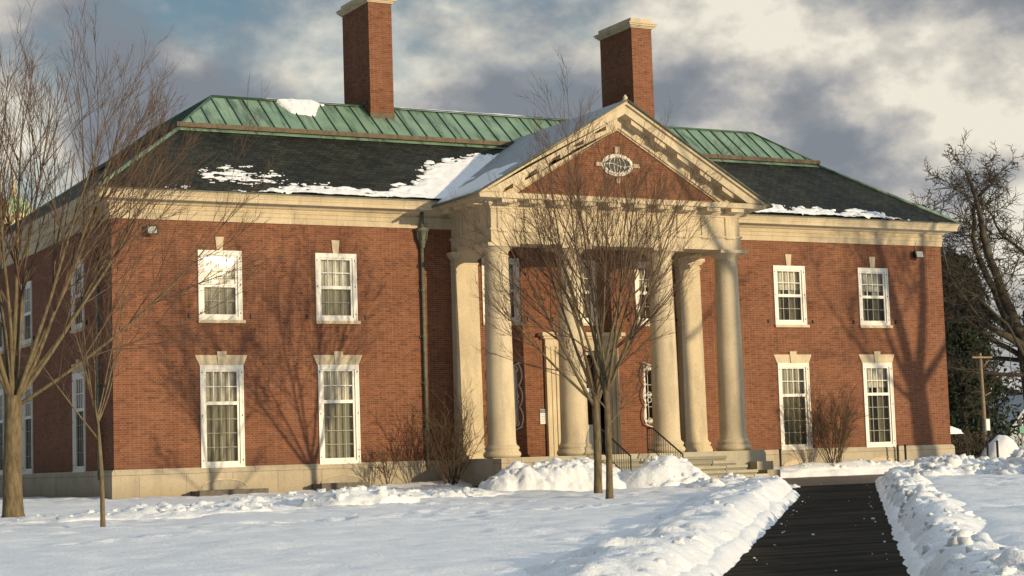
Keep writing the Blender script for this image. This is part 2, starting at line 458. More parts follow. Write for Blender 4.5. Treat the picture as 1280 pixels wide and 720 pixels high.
def window(xc, z0, w, h, split, rows_lo, lintel, curtains, side=False):
    """sash window, origin bottom centre, facing -y; split = height of the meeting rail"""
    cb = .125
    def L(mb, name, mat, par): return mb.build(name, mat, par, origin=(0,0,0), world=False)
    f = MB()
    f.box(-w/2,-w/2+cb,-.035,.11,0,h); f.box(w/2-cb,w/2,-.035,.11,0,h)
    f.box(-w/2+cb,w/2-cb,-.034,.11,h-.14,h); f.box(-w/2+cb,w/2-cb,-.034,.11,0,.1)
    f.box(-w/2-.012,-w/2+.03,-.05,.0,0,h+.012); f.box(w/2-.03,w/2+.012,-.05,.0,0,h+.012); f.box(-w/2+.03,w/2-.03,-.049,.0,h-.03,h+.012)
    st = .075
    x0, x1 = -w/2+cb, w/2-cb
    f.box(x0,x0+st,.012,.075,.1,h-.14); f.box(x1-st,x1,.012,.075,.1,h-.14)
    f.box(x0+st,x1-st,.013,.075,h-.2,h-.14); f.box(x0+st,x1-st,.013,.075,.1,.19)
    f.box(x0+st,x1-st,.005,.078,split-.055,split+.055)
    root = L(f, 'window', PAINT, house); root.location = (xc-CX, -DB/2, z0) if not side else (-CX, xc-DB/2, z0)
    gx0, gx1 = x0+st, x1-st; gz0, gz1 = .19, h-.2
    mu = MB()
    for i in (1,2,3):
        x = gx0+(gx1-gx0)*i/4
        mu.box(x-.014,x+.014,.03,.07,split+.055,gz1); mu.box(x-.012,x+.012,.055,.085,gz0,split-.055)
    zm = (split+.055+gz1)/2; mu.box(gx0,gx1,.031,.069,zm-.014,zm+.014)
    for j in range(1, rows_lo):
        z = gz0+(split-.055-gz0)*j/rows_lo; mu.box(gx0,gx1,.056,.084,z-.012,z+.012)
    L(mu, 'muntins', PAINT, root)
    g = MB(); g.quad((gx0,.06,split),(gx1,.06,split),(gx1,.06,gz1),(gx0,.06,gz1)); g.quad((gx0,.09,gz0),(gx1,.09,gz0),(gx1,.09,split),(gx0,.09,split))
    L(g, 'pane', GLASS, root)
    s = MB(); s.quad((gx0,.03,gz0),(gx1,.03,gz0),(gx1,.03,split-.05),(gx0,.03,split-.05)); L(s, 'screen', SCREEN, root)
    for cur in curtains:
        if cur[0] == 'full': L(curtain_mesh(w-.2, h-.05, .2, hash((xc,z0)) & 255), 'curtain', cur[1], root)
        elif cur[0] == 'pair':
            for a, b in ((-1,-.3),(.3,1)): L(curtain_mesh(w-.2, h-.05, .33, 7, a, b), 'curtain', cur[1], root)
        elif cur[0] == 'blind':
            bm = MB(); zz = h-.05
            while zz > h*cur[1]: bm.quad((-w/2+.13,.2,zz-.05),(w/2-.13,.2,zz-.05),(w/2-.13,.225,zz-.004),(-w/2+.13,.225,zz-.004)); zz -= .05
            L(bm, 'blind', CURT, root)
    sl = MB()
    if lintel:
        sl.box(-w/2-.02,w/2+.02,-.07,.12,-.06 if False else -.012,.03)
        L(sl, 'sill', PAINT, root)
        k = MB(); lh = .34
        k.add([(-w/2-.02,-.03,h),(-.13,-.03,h),(-.15,-.03,h+lh),(-w/2-.17,-.03,h+lh)]+[(-w/2-.02,.05,h),(-.13,.05,h),(-.15,.05,h+lh),(-w/2-.17,.05,h+lh)],
              [(0,1,2,3),(4,7,6,5),(0,3,7,4),(3,2,6,7),(0,4,5,1),(1,5,6,2)])
        k.add([(.13,-.03,h),(w/2+.02,-.03,h),(w/2+.17,-.03,h+lh),(.15,-.03,h+lh)]+[(.13,.05,h),(w/2+.02,.05,h),(w/2+.17,.05,h+lh),(.15,.05,h+lh)],
              [(0,1,2,3),(4,7,6,5),(0,3,7,4),(3,2,6,7),(0,4,5,1),(1,5,6,2)])
        L(k, 'lintel', STONE, root)
        kk = MB(); kk.prism([(-.125,h+.014),(.125,h+.014),(.16,h+.46),(-.16,h+.46)], -.07, .05); L(kk, 'keystone', STONE, root)
    else:
        sl.box(-w/2-.03,w/2+.1,-.09,.12,-.1,.0); L(sl, 'sill', STONE, root)
        kk = MB(); kk.prism([(-.1,h+.014),(.1,h+.014),(.145,h+.46),(-.145,h+.46)], -.04, .05); L(kk, 'keystone', STONE, root)
        ar = MB(); n = 22; a0 = w/2-.02
        for i in range(n):
            t0 = -1+2*i/n+.012; t1 = -1+2*(i+1)/n-.012
            if abs((t0+t1)/2) < .1: continue
            ar.add([(t0*a0,-.006,h+.03),(t1*a0,-.006,h+.03),(t1*(a0+.2),-.006,h+.36),(t0*(a0+.2),-.006,h+.36)], [(0,1,2,3)])
        L(ar, 'brick_arch', BRICK, root)
    for sx in (-1,1):
        for zz in (.2,h*.5,h-.25):
            hd = MB(); hd.box(sx*(w/2-.05)-.012,sx*(w/2-.05)+.012,-.05,-.036,zz,zz+.05); L(hd, 'hinge', IRON, root)
        if not lintel:
            hd = MB(); hd.box(sx*(w/2+.32)-.03,sx*(w/2+.32)+.03,-.05,0,.07,.2); L(hd, 'shutter_catch', IRON, root)
    if side: root.rotation_euler.z = -math.pi/2
    return root
def again(src, x, z0=None, side=False):
    c = copy_tree(src); c.parent = house
    c.location = (x-CX, -DB/2, src.location.z) if not side else (-CX, x-DB/2, src.location.z)
    if side: c.rotation_euler.z = -math.pi/2
    return c
up = window(WX[0], UZ0, UW, UZ1-UZ0, 1.13, 2, False, [('full', CURT)])
again(up, WX[1]); again(up, PX[0]); again(up, PX[1])
up2 = window(WX[2], UZ0, UW, UZ1-UZ0, 1.13, 2, False, [('pair', CURTG), ('blind', .62)])
again(up2, WX[3]); again(up2, PX[2])
lo = window(WX[0], LZ0, LW, LZ1-LZ0, 2.07, 4, True, [('full', mat_curtain('cream_curtain', (.74,.71,.58)))])
again(lo, WX[1])
lo2 = window(WX[2], LZ0, LW, LZ1-LZ0, 2.07, 4, True, [('full', CURTG)])
lo3 = window(WX[3], LZ0, LW, LZ1-LZ0, 2.07, 4, True, [('pair', CURTG), ('blind', .72)])
for y in SY:
    again(up2, y, side=True); again(lo2, y, side=True)

# ---- main roof
EO, EZ = .6, 9.9
BY, BZ = 3.4, 12.66
TY, TZ = 5.25, 14.25
mb = MB()
def hip_ring(o0, z0, o1, z1):
    a = [(-o0,-o0,z0),(W+o0,-o0,z0),(W+o0,DB+o0,z0),(-o0,DB+o0,z0),(o1,o1,z1),(W-o1,o1,z1),(W-o1,DB-o1,z1),(o1,DB-o1,z1)]
    return a, [(0,1,5,4),(1,2,6,5),(2,3,7,6),(3,0,4,7)]
v, f = hip_ring(EO-.02, EZ, BY, BZ); mb.add(v, f)
slate = mb.build('slate_roof', SLATE, house)
mb = MB()
for (a, b) in (((-.55,-.55,EZ+.03),(BY,BY,BZ+.03)),((W+.5,-.5,EZ+.05),(W-BY,BY,BZ+.03)),((-.55,DB+.55,EZ+.03),(BY,DB-BY,BZ+.03)),((W+.55,DB+.55,EZ+.03),(W-BY,DB-BY,BZ+.03))):
    d = Vector(b)-Vector(a)
    mb.tube([a,b], .075, 6); mb.build('hip_flashing', COPPER, slate); mb = MB()
mb = MB(); v, f = hip_ring(-(BY-.13), BZ-.06, BY+.02, BZ+.07); mb.add([(p[0],p[1],p[2]) for p in v], f); mb.build('flashing', COPPER, slate)
mb = MB()
def band(o0, o1, z0, z1):
    v = []
    for o, z in ((o1,z0),(o0,z0),(o0,z1),(o1,z1)): v += [(o,o,z),(W-o,o,z),(W-o,DB-o,z),(o,DB-o,z)]
    f = []
    for j in range(3):
        for i in range(4): i2=(i+1)%4; f.append((j*4+i,j*4+i2,(j+1)*4+i2,(j+1)*4+i))
    return v, f
v, f = band(BY-.1, BY+.3, BZ+.075, BZ+.235); mb.add(v, f)
x = BY
while x < W-BY: mb.box(x-.02,x+.02,BY-.115,BY-.095,BZ+.07,BZ+.24); x += 1.18
mb.build('copper_band', BROWNCU, house)
CB = (BY+.08, BZ+.2)
mb = MB(); v, f = hip_ring(-CB[0], CB[1], TY, TZ); mb.add(v, f)
mb.add([(TY,TY,TZ),(W-TY,TY,TZ),(W-TY,DB-TY,TZ),(TY,DB-TY,TZ)], [(0,1,2,3)])
# standing seams follow the slope
def rib(mb, a, b, w=.026, h=.045):
    a, b = Vector(a), Vector(b); d = (b-a).normalized(); s_ = d.cross(Vector((0,0,1))).normalized(); n = s_.cross(d).normalized()
    if n.z < 0: n = -n
    vs = []
    for p in (a, b):
        for (i, j) in ((-1,-.02),(1,-.02),(1,1),(-1,1)): vs.append(p + s_*w/2*i + n*h*j)
    mb.add([tuple(q) for q in vs], [(0,1,5,4),(1,2,6,5),(2,3,7,6),(3,0,4,7),(0,3,2,1),(4,5,6,7)], 1)
sl = (TZ-CB[1])/(TY-CB[0])
x = CB[0]+.5
while x < W-CB[0]:
    t = min(1, (x-CB[0])/(TY-CB[0]), (W-CB[0]-x)/(TY-CB[0]))
    if t > .1: rib(mb, (x,CB[0],CB[1]), (x,CB[0]+t*(TY-CB[0]),CB[1]+t*(TZ-CB[1])))
    x += .6
y = CB[0]+.5
while y < DB-CB[0]:
    t = min(1, (y-CB[0])/(TY-CB[0]), (DB-CB[0]-y)/(TY-CB[0]))
    if t > .1:
        rib(mb, (CB[0],y,CB[1]), (CB[0]+t*(TY-CB[0]),y,CB[1]+t*(TZ-CB[1]))); rib(mb, (W-CB[0],y,CB[1]), (W-CB[0]-t*(TY-CB[0]),y,CB[1]+t*(TZ-CB[1])))
    y += .6
for sx in (0,1):
    for sy in (0,1):
        p = lambda q, z: (q if not sx else W-q, q if not sy else DB-q, z)
        mb.tube([p(CB[0],CB[1]+.01), p(TY,TZ+.01)], .05, 6, 1)
mb.tube([(TY,TY,TZ+.02),(W-TY,TY,TZ+.02)], .06, 6, 1); mb.tube([(TY,TY,TZ+.02),(TY,DB-TY,TZ+.02)], .06, 6, 1); mb.tube([(W-TY,TY,TZ+.02),(W-TY,DB-TY,TZ+.02)], .06, 6, 1)
mb.build('copper_roof', [COPPER, mat_simple('dark_patina', (.055,.105,.075), .6, .3, 3)], house)

# ---- chimneys
for x0 in (11.17, 22.72):
    x1 = x0+.95; y0, y1 = 4.6, 7.05
    mb = MB(); mb.box(x0,x1,y0,y1,13.0,18.12); ch = mb.build('chimney', BRICK, house)
    mb = MB()
    for o, z0, z1 in ((.05,18.121,18.16),(.09,18.161,18.21),(.15,18.211,18.28),(.19,18.281,18.33)): mb.box(x0-o,x1+o,y0-o,y1+o,z0,z1)
    mb.box(x0-.04,x1+.04,y0-.04,y1+.04,18.331,18.52); mb.build('cap', STONE, ch)
    mb = MB(); o = .02; zb = CB[1]+sl*(y0-CB[0]); mb.box(x0-o,x1+o,y0-o,y0+.3,zb-.1,zb+.2)
    mb.box(x0-o-.012,x0-.004,y0+.31,y1+o,zb-.1,TZ+.2); mb.box(x1+.004,x1+o+.012,y0+.31,y1+o,zb-.1,TZ+.2); mb.build('flashing', BROWNCU, ch)

# ---- portico
EX, EY = 5.07, 3.05          # entablature half width, front plane
# floor and steps
mb = MB(); FZ = 1.0
mb.box(CX-5.45, CX+5.45, -3.42, -.105, .1, FZ)
mb.build('portico_floor', STEPSTONE, house)
rs = random.Random(4)
for k in range(6):
    z1 = FZ-.165*(k+1)
    ya, yb = -3.42-.33*(k+1), -3.42-.33*k
    xa, xb = CX-3.97, CX+3.6+.2*k
    mb = MB(); x = xa
    while x < xb-.01:
        w = min(rs.uniform(1.0,1.9), xb-x)
        if xb-x-w < .5: w = xb-x
        j, h_ = rs.uniform(-.012,.012), rs.uniform(-.008,.006); m_ = rs.choice((0,0,1,2))
        mb.box(x+.014, x+w-.014, ya+j, yb+.02 if k else yb-.004, z1-.095+h_, z1+h_, m_)
        mb.box(x+.02, x+w-.02, ya+j+.07, yb+.02 if k else yb-.004, -.4, z1-.096+h_, 1); x += w
    mb.build('step', [STEPSTONE, STEP2, STEP3], house)
for sx in (-1,):
    mb = MB(); mb.box(CX+4.75, CX+5.45, -3.9, -3.424, -.4, .6); mb.box(CX+4.75, CX+5.3, -4.5, -3.902, -.4, .3); mb.build('cheek_block', BASESTONE, house)
    mb = MB(); mb.box(CX-5.45, CX-3.98, -4.0, -3.424, -.4, .98); mb.box(CX-5.44, CX-3.99, -4.02, -3.9, -.4, .55)
    mb.build('cheek_block', BASESTONE, house)

def column(x, y):
    prof = []
    zb, zt = 1.42, 7.72; rb, rt = .475, .405
    for i in range(25):
        t = i/24; prof.append((rb-(rb-rt)*(t**1.7), zb+(zt-zb)*t))
    prof[0] = (rb+.045, zb-.02); prof.insert(1, (rb+.01, zb+.05))
    mb = MB(); mb.lathe(prof, x, y, 40); c = mb.build('column', STONE, house)
    mb = MB(); mb.lathe([(.50,1.0),(.60,1.02),(.635,1.09),(.635,1.13),(.6,1.2),(.565,1.215),(.555,1.24),(.56,1.26),(.585,1.29),(.585,1.34),(.555,1.385),(.52,1.40)], x, y, 40)
    mb.build('base', STONE, c)
    mb = MB(); mb.lathe([(.405,7.72),(.43,7.73),(.44,7.76),(.43,7.79),(.41,7.80),(.41,7.9),(.435,7.91),(.445,7.935),(.46,7.95),(.52,8.0),(.56,8.04),(.57,8.05)], x, y, 40)
    mb.box(x-.6,x+.6,y-.6,y+.6,8.052,8.168); mb.build('capital', STONE, c)
for sx in (-4.684, -1.865, 1.865, 4.684): column(CX+sx, -2.62)
def pilaster(x):
    w, d = .48, .35
    mb = MB()
    # slight taper and moulded foot
    v = []
    pr = [(0,1.45,0),(1,7.72,-.035)]
    mb.add([(x-w,-d,1.42),(x+w,-d,1.42),(x+w,.0,1.42),(x-w,.0,1.42),(x-w+.035,-d+.02,7.75),(x+w-.035,-d+.02,7.75),(x+w-.035,.0,7.75),(x-w+.035,.0,7.75)],
           [(0,1,5,4),(1,2,6,5),(3,0,4,7),(4,5,6,7)])
    p = mb.build('pilaster', STONE, house)
    mb = MB()
    for o, z0, z1 in ((.12,.62,1.12),(.1,1.121,1.2),(.06,1.201,1.28),(.08,1.281,1.36),(.03,1.361,1.42)): mb.box(x-w-o,x+w+o,-d-o,-.002,z0,z1)
    mb.build('base', STONE, p)
    mb = MB()
    for o, z0, z1 in ((.0,7.751,7.82),(-.03,7.821,7.94),(.03,7.941,7.99),(.07,7.991,8.05),(.12,8.051,8.166)): mb.box(x-w-o,x+w+o,-d-o,-.002,z0,z1)
    mb.build('capital', STONE, p)
for sx in (-4.65, 4.65): pilaster(CX+sx)

# entablature: front beam, two returns, ceiling
mb = MB()
def ubeam(o, z0, z1, inn=.95):
    x0, x1, y0 = CX-EX-o, CX+EX+o, -EY-o
    mb.box(x0, x1, y0, -EY+inn, z0, z1)
    mb.box(x0, CX-EX+inn, -EY+inn+.001, -.003, z0, z1); mb.box(CX+EX-inn, x1, -EY+inn+.001, -.003, z0, z1)
ubeam(0, 8.17, 8.6); ubeam(.05, 8.601, 8.67); ubeam(-.02, 8.671, 9.34); ubeam(.03, 9.341, 9.42); ubeam(.08, 9.421, 9.47); ubeam(.12, 9.471, 9.61)
ent = mb.build('entablature', STONE, house)
mb = MB(); mb.box(CX-EX+.96, CX+EX-.96, -EY+.96, -.004, 8.5, 8.56)
for i in range(1,8): x = CX-EX+.95+i*(2*EX-1.9)/8; mb.box(x-.09,x+.09,-EY+.961,-.005,8.38,8.499)
mb.build('portico_ceiling', mat_simple('ceiling_boards', (.2,.16,.11), .8, .2), house)
# triglyphs, guttae, mutules
nt = 9
for i in range(nt+1):
    x = CX-4.62+i*9.24/nt; mb = MB()
    for j in (-1,0,1): mb.box(x+j*.13-.048,x+j*.13+.048,-EY-.028,-EY+.021,8.672,9.3)
    mb.box(x-.2,x+.2,-EY-.02,-EY+.021,8.672,9.339)
    for j in range(6): mb.box(x-.17+j*.068-.018,x-.17+j*.068+.018,-EY-.045,-EY-.001,8.54,8.6)
    mb.box(x-.2,x+.2,-EY-.046,-EY-.001,8.575,8.6)
    mb.build('triglyph', STONE, ent)
    mb = MB(); mb.box(x-.28,x+.28,-EY-.54,-EY-.121,9.475,9.609); mb.build('mutule', STONE, ent)
for y in (-2.6,-1.67,-.74):
    for sx in (-1,1):
        xf = CX+sx*EX; mb = MB()
        for j in (-1,0,1): mb.box(min(xf-sx*.021,xf+sx*.028),max(xf-sx*.021,xf+sx*.028),y+j*.13-.048,y+j*.13+.048,8.672,9.3)
        mb.box(min(xf-sx*.021,xf+sx*.02),max(xf-sx*.021,xf+sx*.02),y-.2,y+.2,8.672,9.339); mb.build('triglyph', STONE, ent)
        mb = MB(); mb.box(min(xf+sx*.121,xf+sx*.54),max(xf+sx*.121,xf+sx*.54),y-.28,y+.28,9.475,9.609); mb.build('mutule', STONE, ent)
mb = MB()
mb.box(CX-5.78, CX+5.78, -3.68, -EY+.9, 9.611, 9.76); mb.box(CX-5.78, CX-EX+.9, -EY+.901, -.62, 9.611, 9.76); mb.box(CX+EX-.9, CX+5.78, -EY+.901, -.62, 9.611, 9.76)
mb.box(CX-5.72, CX+5.72, -3.62, -EY+.8, 9.761, 9.80)
mb.build('corona', STONE, ent)

# pediment
AP, CO = 13.16, 9.74
def slope(x): return AP-(AP-CO)*abs(x-CX)/5.86
SL = (AP-CO)/5.86
mb = MB(); mb.add([(CX-5.3,-EY+.02,9.8),(CX+5.3,-EY+.02,9.8),(CX,-EY+.02,slope(CX)-.3)], [(0,1,2)])
tym = mb.build('tympanum', BRICK, house)
mb = MB()
def rake(off0, off1, ya, yb, half=5.86, lo=9.62):
    """band following both slopes, between vertical offsets off0 > off1 below the roof line"""
    for sx in (-1,1):
        xe = CX+sx*half
        top_e, bot_e = slope(xe)-off0, slope(xe)-off1
        xb = xe
        if bot_e < lo:                       # stop on the horizontal cornice
            xb = CX+sx*max(0, (AP-off1-lo)/SL)
            bot_e = lo
        pts = [(CX, AP-off0), (xe, top_e), (xe, max(lo, min(top_e-.001, lo)) if xb != xe else bot_e), (xb, bot_e), (CX, AP-off1)]
        if xb == xe: pts = [(CX, AP-off0), (xe, top_e), (xe, bot_e), (CX, AP-off1)]
        if sx > 0: pts = pts[::-1]
        mb.prism(pts, ya, yb)
rake(.0, .1, -3.76, -2.6, 5.92, 9.764)
rake(.101, .42, -3.66, -2.6, 5.80, 9.802)
rake(.421, .56, -3.2, -2.6, 5.5, 9.803)
rake(.561, .84, -3.16, -2.6, 5.3, 9.804)
rake(.841, .9, -3.10, -2.6, 5.0, 9.805)
ped = mb.build('pediment', STONE, house)
mb = MB()
for sx in (-1,1):
    for k in range(6):
        xa = CX+sx*(.28 + k*.93); xb = xa+sx*.46
        za, zb = slope(xa), slope(xb)
        if zb-.56 < 9.85: continue
        pts = [(xa,za-.425),(xb,zb-.425),(xb,zb-.59),(xa,za-.59)]
        if sx > 0: pts = pts[::-1]
        mb = MB(); mb.prism(pts, -3.58, -3.201); mb.build('mutule', STONE, ped)
mb = MB(); mb.lathe([(.12,AP-.02),(.14,AP+.04),(.07,AP+.08),(.09,AP+.14),(.02,AP+.24)], CX, -3.7, 10); mb.build('finial', STONE, ped)
# oval window
OX, OZ, OA, OB = CX-.03, 11.03, .55, .30
mb = MB()
def oval(a, b, y, r, n=40): return [(OX+a*math.cos(2*math.pi*i/n), y, OZ+b*math.sin(2*math.pi*i/n)) for i in range(n+1)]
mb.tube(oval(OA,OB,-EY-.03,0), .045, 6); mb.tube(oval(OA+.06,OB+.06,-EY-.0,0), .04, 6)
ov = mb.build('oculus', PAINT, house)
mb = MB(); n = 40; mb.add([(OX+OA*math.cos(2*math.pi*i/n), -EY+.012, OZ+OB*math.sin(2*math.pi*i/n)) for i in range(n)], [tuple(range(n))]); mb.build('pane', mat_simple('dark_glass', (.05,.065,.08), .15, .2, 2, spec=.6), ov)
mb = MB()
for q in (-.6,-.25,.25,.6):
    mb.tube([(OX+q*OA*math.cos(a)*.98, -EY-.01, OZ+OB*math.sin(a)) for a in [math.pi*(-.5+i/12) for i in range(13)]], .013, 5)
mb.tube([(OX,-EY-.01,OZ-OB),(OX,-EY-.01,OZ+OB)], .012, 5); mb.tube([(OX-OA+OA*2*i/12,-EY-.012,OZ+.06*math.sin(i/12*math.pi*2)) for i in range(13)], .02, 5)
mb.build('muntins', PAINT, ov)
for a_, b_, c_, d_ in ((OX-.09,OX+.09,OZ+OB+.1,OZ+OB+.34),(OX-.07,OX+.07,OZ-OB-.34,OZ-OB-.1),(OX-OA-.34,OX-OA-.1,OZ-.07,OZ+.07),(OX+OA+.1,OX+OA+.34,OZ-.07,OZ+.07)):
    mb = MB(); mb.box(a_,b_,-EY-.06,-EY+.019,c_,d_); mb.build('keystone', STONE, ov)
# portico roof running back into the main roof
mb = MB()
for sx in (-1,1):
    xe = CX+sx*5.98; ze = slope(xe)+.06
    mb.add([(CX,-3.8,AP+.06),(xe,-3.8,ze),(xe,6.2,ze),(CX,6.2,AP+.06),(CX,-3.8,AP+.008),(xe,-3.8,ze-.052),(xe,6.2,ze-.052),(CX,6.2,AP+.008)],
           [(0,1,2,3),(4,7,6,5),(0,4,5,1),(1,5,6,2)])
pr = mb.build('portico_roof', LEAD, house)
mb = MB()
for sx in (-1,1):
    xe = CX+sx*5.98; ze = slope(xe)
    mb.tube([(CX,-3.82,AP+.04),(xe,-3.82,ze+.04)], .035, 6); mb.tube([(xe,-3.82,ze+.03),(xe,-.2,ze+.03)], .045, 6)
mb.build('roof_edging', PATINA, pr)
mb = MB(); mb.box(CX-5.86,CX-5.1,-2.6,-.62,9.765,9.8); mb.build('eave_board', STONE, pr)

# doorway
mb = MB()
for sx in (-1,1):
    a = lambda p, q: (min(CX+sx*p, CX+sx*q), max(CX+sx*p, CX+sx*q))
    for p, q, y in ((.95,1.5,-.12),(1.0,1.1,-.16),(1.2,1.28,-.15),(1.38,1.5,-.17)):
        x0, x1 = a(p, q); mb.box(x0,x1,y,-.002 if y == -.12 else -.121,1.001,4.9)
    x0, x1 = a(.92,.95); mb.box(x0,x1,-.1,.3,1.001,4.75)
mb.box(CX-1.5,CX+1.5,-.14,-.002,4.901,5.18); mb.box(CX-1.62,CX+1.62,-.25,-.003,5.181,5.27); mb.box(CX-1.72,CX+1.72,-.36,-.003,5.271,5.4); mb.box(CX-.95,CX+.95,-.13,.3,4.752,4.9)
mb.build('door_surround', STONE, house)
DOORP = mat_simple('door_paint', (.62,.62,.58), .45, .1)
for sx in (-1,1):
    x0, x1 = (CX-.88, CX-.01) if sx < 0 else (CX+.01, CX+.88)
    mb = MB()
    for a, b, c, d in ((x0,x0+.12,1.02,3.25),(x1-.12,x1,1.02,3.25),(x0+.12,x1-.12,1.02,1.25),(x0+.12,x1-.12,1.95,2.1),(x0+.12,x1-.12,3.1,3.25)): mb.box(a,b,.2,.26,c,d)
    mb.box(x0+.12,x1-.12,.222,.25,1.25,1.95); mb.box(x0+.2,x1-.2,.208,.222,1.33,1.87)
    d_ = mb.build('door', DOORP, house)
    mb = MB(); mb.quad((x0+.12,.23,2.1),(x1-.12,.23,2.1),(x1-.12,.23,3.1),(x0+.12,.23,3.1)); mb.build('pane', GLASS, d_)
    mb = MB(); xm = x1-.07 if sx < 0 else x0+.07; mb.tube([(xm,.2,1.95),(xm,.14,1.97),(xm,.14,2.25),(xm,.2,2.27)], .012, 6); mb.build('handle', mat_simple('brass', (.45,.33,.14), .3, .1, metal=.8), d_)
mb = MB(); mb.box(CX-.9,CX+.9,.15,.28,3.26,3.42); mb.box(CX-.9,CX-.78,.16,.28,3.421,4.74); mb.box(CX+.78,CX+.9,.16,.28,3.421,4.74); mb.box(CX-.78,CX+.78,.16,.28,4.62,4.74); mb.box(CX-.04,CX+.04,.17,.27,3.421,4.62)
tr = mb.build('transom', DOORP, house)
mb = MB(); mb.quad((CX-.78,.24,3.42),(CX+.78,.24,3.42),(CX+.78,.24,4.62),(CX-.78,.24,4.62)); mb.build('pane', GLASS, tr)
mb = MB()
for i in range(-1,2):
    for j in range(2):
        mb.tube([(CX+i*.46+.2*math.cos(a),.12,3.78+j*.5+.2*math.sin(a)) for a in [k*math.pi/10 for k in range(21)]], .016, 5)
    for s2 in (-1,1): mb.tube([(CX+i*.46-.23*s2,.125,3.45),(CX+i*.46+.23*s2,.125,4.58)], .013, 4)
mb.build('iron_grille', IRON, tr)
# lower niche windows behind wavy white grilles
NWIN = []
for x in (13.95, 20.26):
    mb = MB(); mb.box(x-.5,x-.42,.02,.1,2.15,4.15); mb.box(x+.42,x+.5,.02,.1,2.15,4.15); mb.box(x-.42,x+.42,.02,.1,2.15,2.24); mb.box(x-.42,x+.42,.02,.1,4.06,4.15); mb.box(x-.42,x+.42,.025,.09,3.12,3.18)
    mb.box(x-.02,x+.02,.03,.09,2.24,3.12); mb.box(x-.02,x+.02,.03,.09,3.18,4.06)
    w_ = mb.build('niche_window', PAINT, house)
    mb = MB(); mb.quad((x-.42,.07,2.24),(x+.42,.07,2.24),(x+.42,.07,4.06),(x-.42,.07,4.06)); mb.build('pane', GLASS, w_)
    mb = MB()
    for i in range(5): xx = x-.44+i*.22; mb.tube([(xx,-.16,2.1),(xx,-.16,4.2)], .014, 5)
    for sx in (-1,1):
        pts = []
        for i in range(61):
            t = i/60; pts.append((x+sx*(.5+.15*abs(math.sin(t*math.pi*3))**.7), -.16, 2.02+2.26*t))
        mb.tube(pts, .024, 5)
        for c in (2.2,2.95,3.15,4.1): mb.tube([(x+sx*(.4+.09*math.cos(a)), -.17, c+.09*math.sin(a)) for a in [k*math.pi/7 for k in range(15)]], .016, 5)
        for zz in (2.12,4.18): mb.tube([(x+sx*.45,-.16,zz),(x+sx*.45,.0,zz)], .014, 4)
    for zz in (2.02,4.28): mb.tube([(x-.615+1.23*i/20,-.16,zz+.05*math.cos(i/20*math.pi*4)) for i in range(21)], .022, 5)
    for zz in (2.7,3.5): mb.tube([(x-.46,-.16,zz),(x+.46,-.16,zz)], .014, 5)
    mb.build('window_grille', WIRON, w_)
# downpipes with leader heads
def downpipe(x, y, dx):
    X = lambda q: (x+q) if dx else x
    def bx(mb, hw, pr, z0, z1):
        if dx: mb.box(x-hw,x+hw,y-pr,y-.002,z0,z1)
        else: mb.box(x-pr,x-.002,y-hw,y+hw,z0,z1)
    mb = MB()
    off = (0,-.12) if dx else (-.12,0)
    mb.tube([(x+off[0],y+off[1],.7),(x+off[0],y+off[1],8.5)], .062, 8)
    for zz in (2.0,3.6,5.2,6.8): mb.tube([(x+off[0],y+off[1],zz),(x+off[0],y+off[1],zz+.1)], .085, 8); bx(mb,.12,.06,zz+.02,zz+.08)
    p = mb.build('downpipe', PATINA, house)
    mb = MB(); cx_, cy_ = x+off[0]*1.5, y+off[1]*1.5
    mb.lathe([(.07,8.3),(.09,8.42),(.12,8.5),(.15,8.72),(.2,8.86),(.24,8.9),(.24,8.985),(.2,8.99)], cx_, cy_, 12)
    for a in range(6): mb.tube([(cx_+.16*math.cos(a*1.05),cy_+.16*math.sin(a*1.05),8.55),(cx_+.2*math.cos(a*1.05),cy_+.2*math.sin(a*1.05),8.85)], .02, 4)
    mb.tube([(cx_,cy_,8.95),(cx_,cy_,9.55)], .07, 8); mb.build('leader_head', PATINA, p)
downpipe(10.86, 0, True); downpipe(0, 1.25, False)
# step stubs of drain pipes low on the base
# ------------------------------------------------------------------ fittings on and around the house
GREYM = mat_simple('grey_metal', (.2,.2,.19), .5, .2)
def floodlight(x, z, label):
    r = empty('floodlight', (x,-.0,z), label, 'floodlight', 'floodlights on the front wall')
    mb = MB(); mb.box(x-.08,x+.08,-.06,-.001,z-.1,z+.1); mb.tube([(x,-.03,z+.1),(x,-.05,z+.5)], .012, 5); mb.build('bracket', GREYM, r)
    mb = MB(); mb.add([(x-.2,-.3,z-.16),(x+.16,-.36,z-.16),(x+.16,-.28,z+.15),(x-.2,-.22,z+.17),(x-.16,-.06,z-.12),(x+.13,-.06,z-.12),(x+.13,-.06,z+.12),(x-.16,-.06,z+.12)],
        [(0,1,2,3),(4,7,6,5),(0,4,5,1),(3,2,6,7),(0,3,7,4),(1,5,6,2)]); h = mb.build('lamp_housing', IRON, r)
    mb = MB(); mb.add([(x-.16,-.31,z-.12),(x+.12,-.36,z-.12),(x+.12,-.295,z+.11),(x-.16,-.245,z+.12)], [(0,1,2,3)]); mb.build('lens', mat_simple('lens_glass', (.4,.4,.37), .2, .1), h)
floodlight(1.27, 8.62, 'dark floodlight under the cornice by the left corner, beside the bare street tree')
floodlight(32.87, 8.62, 'dark floodlight under the cornice by the far right corner of the right wing')
r = empty('wall_sign', (15.5,-.02,2.2), 'small white sign with a blue header band on the brick beside the door', 'sign')
mb = MB(); mb.box(15.36,15.7,-.035,-.003,2.16,2.68); mb.build('panel', mat_simple('sign_white', (.75,.74,.7), .5, .06), r)
mb = MB(); mb.box(15.365,15.695,-.04,-.036,2.55,2.67); mb.build('header_band', mat_simple('sign_blue', (.05,.1,.24), .5, .1), r)
mb = MB()
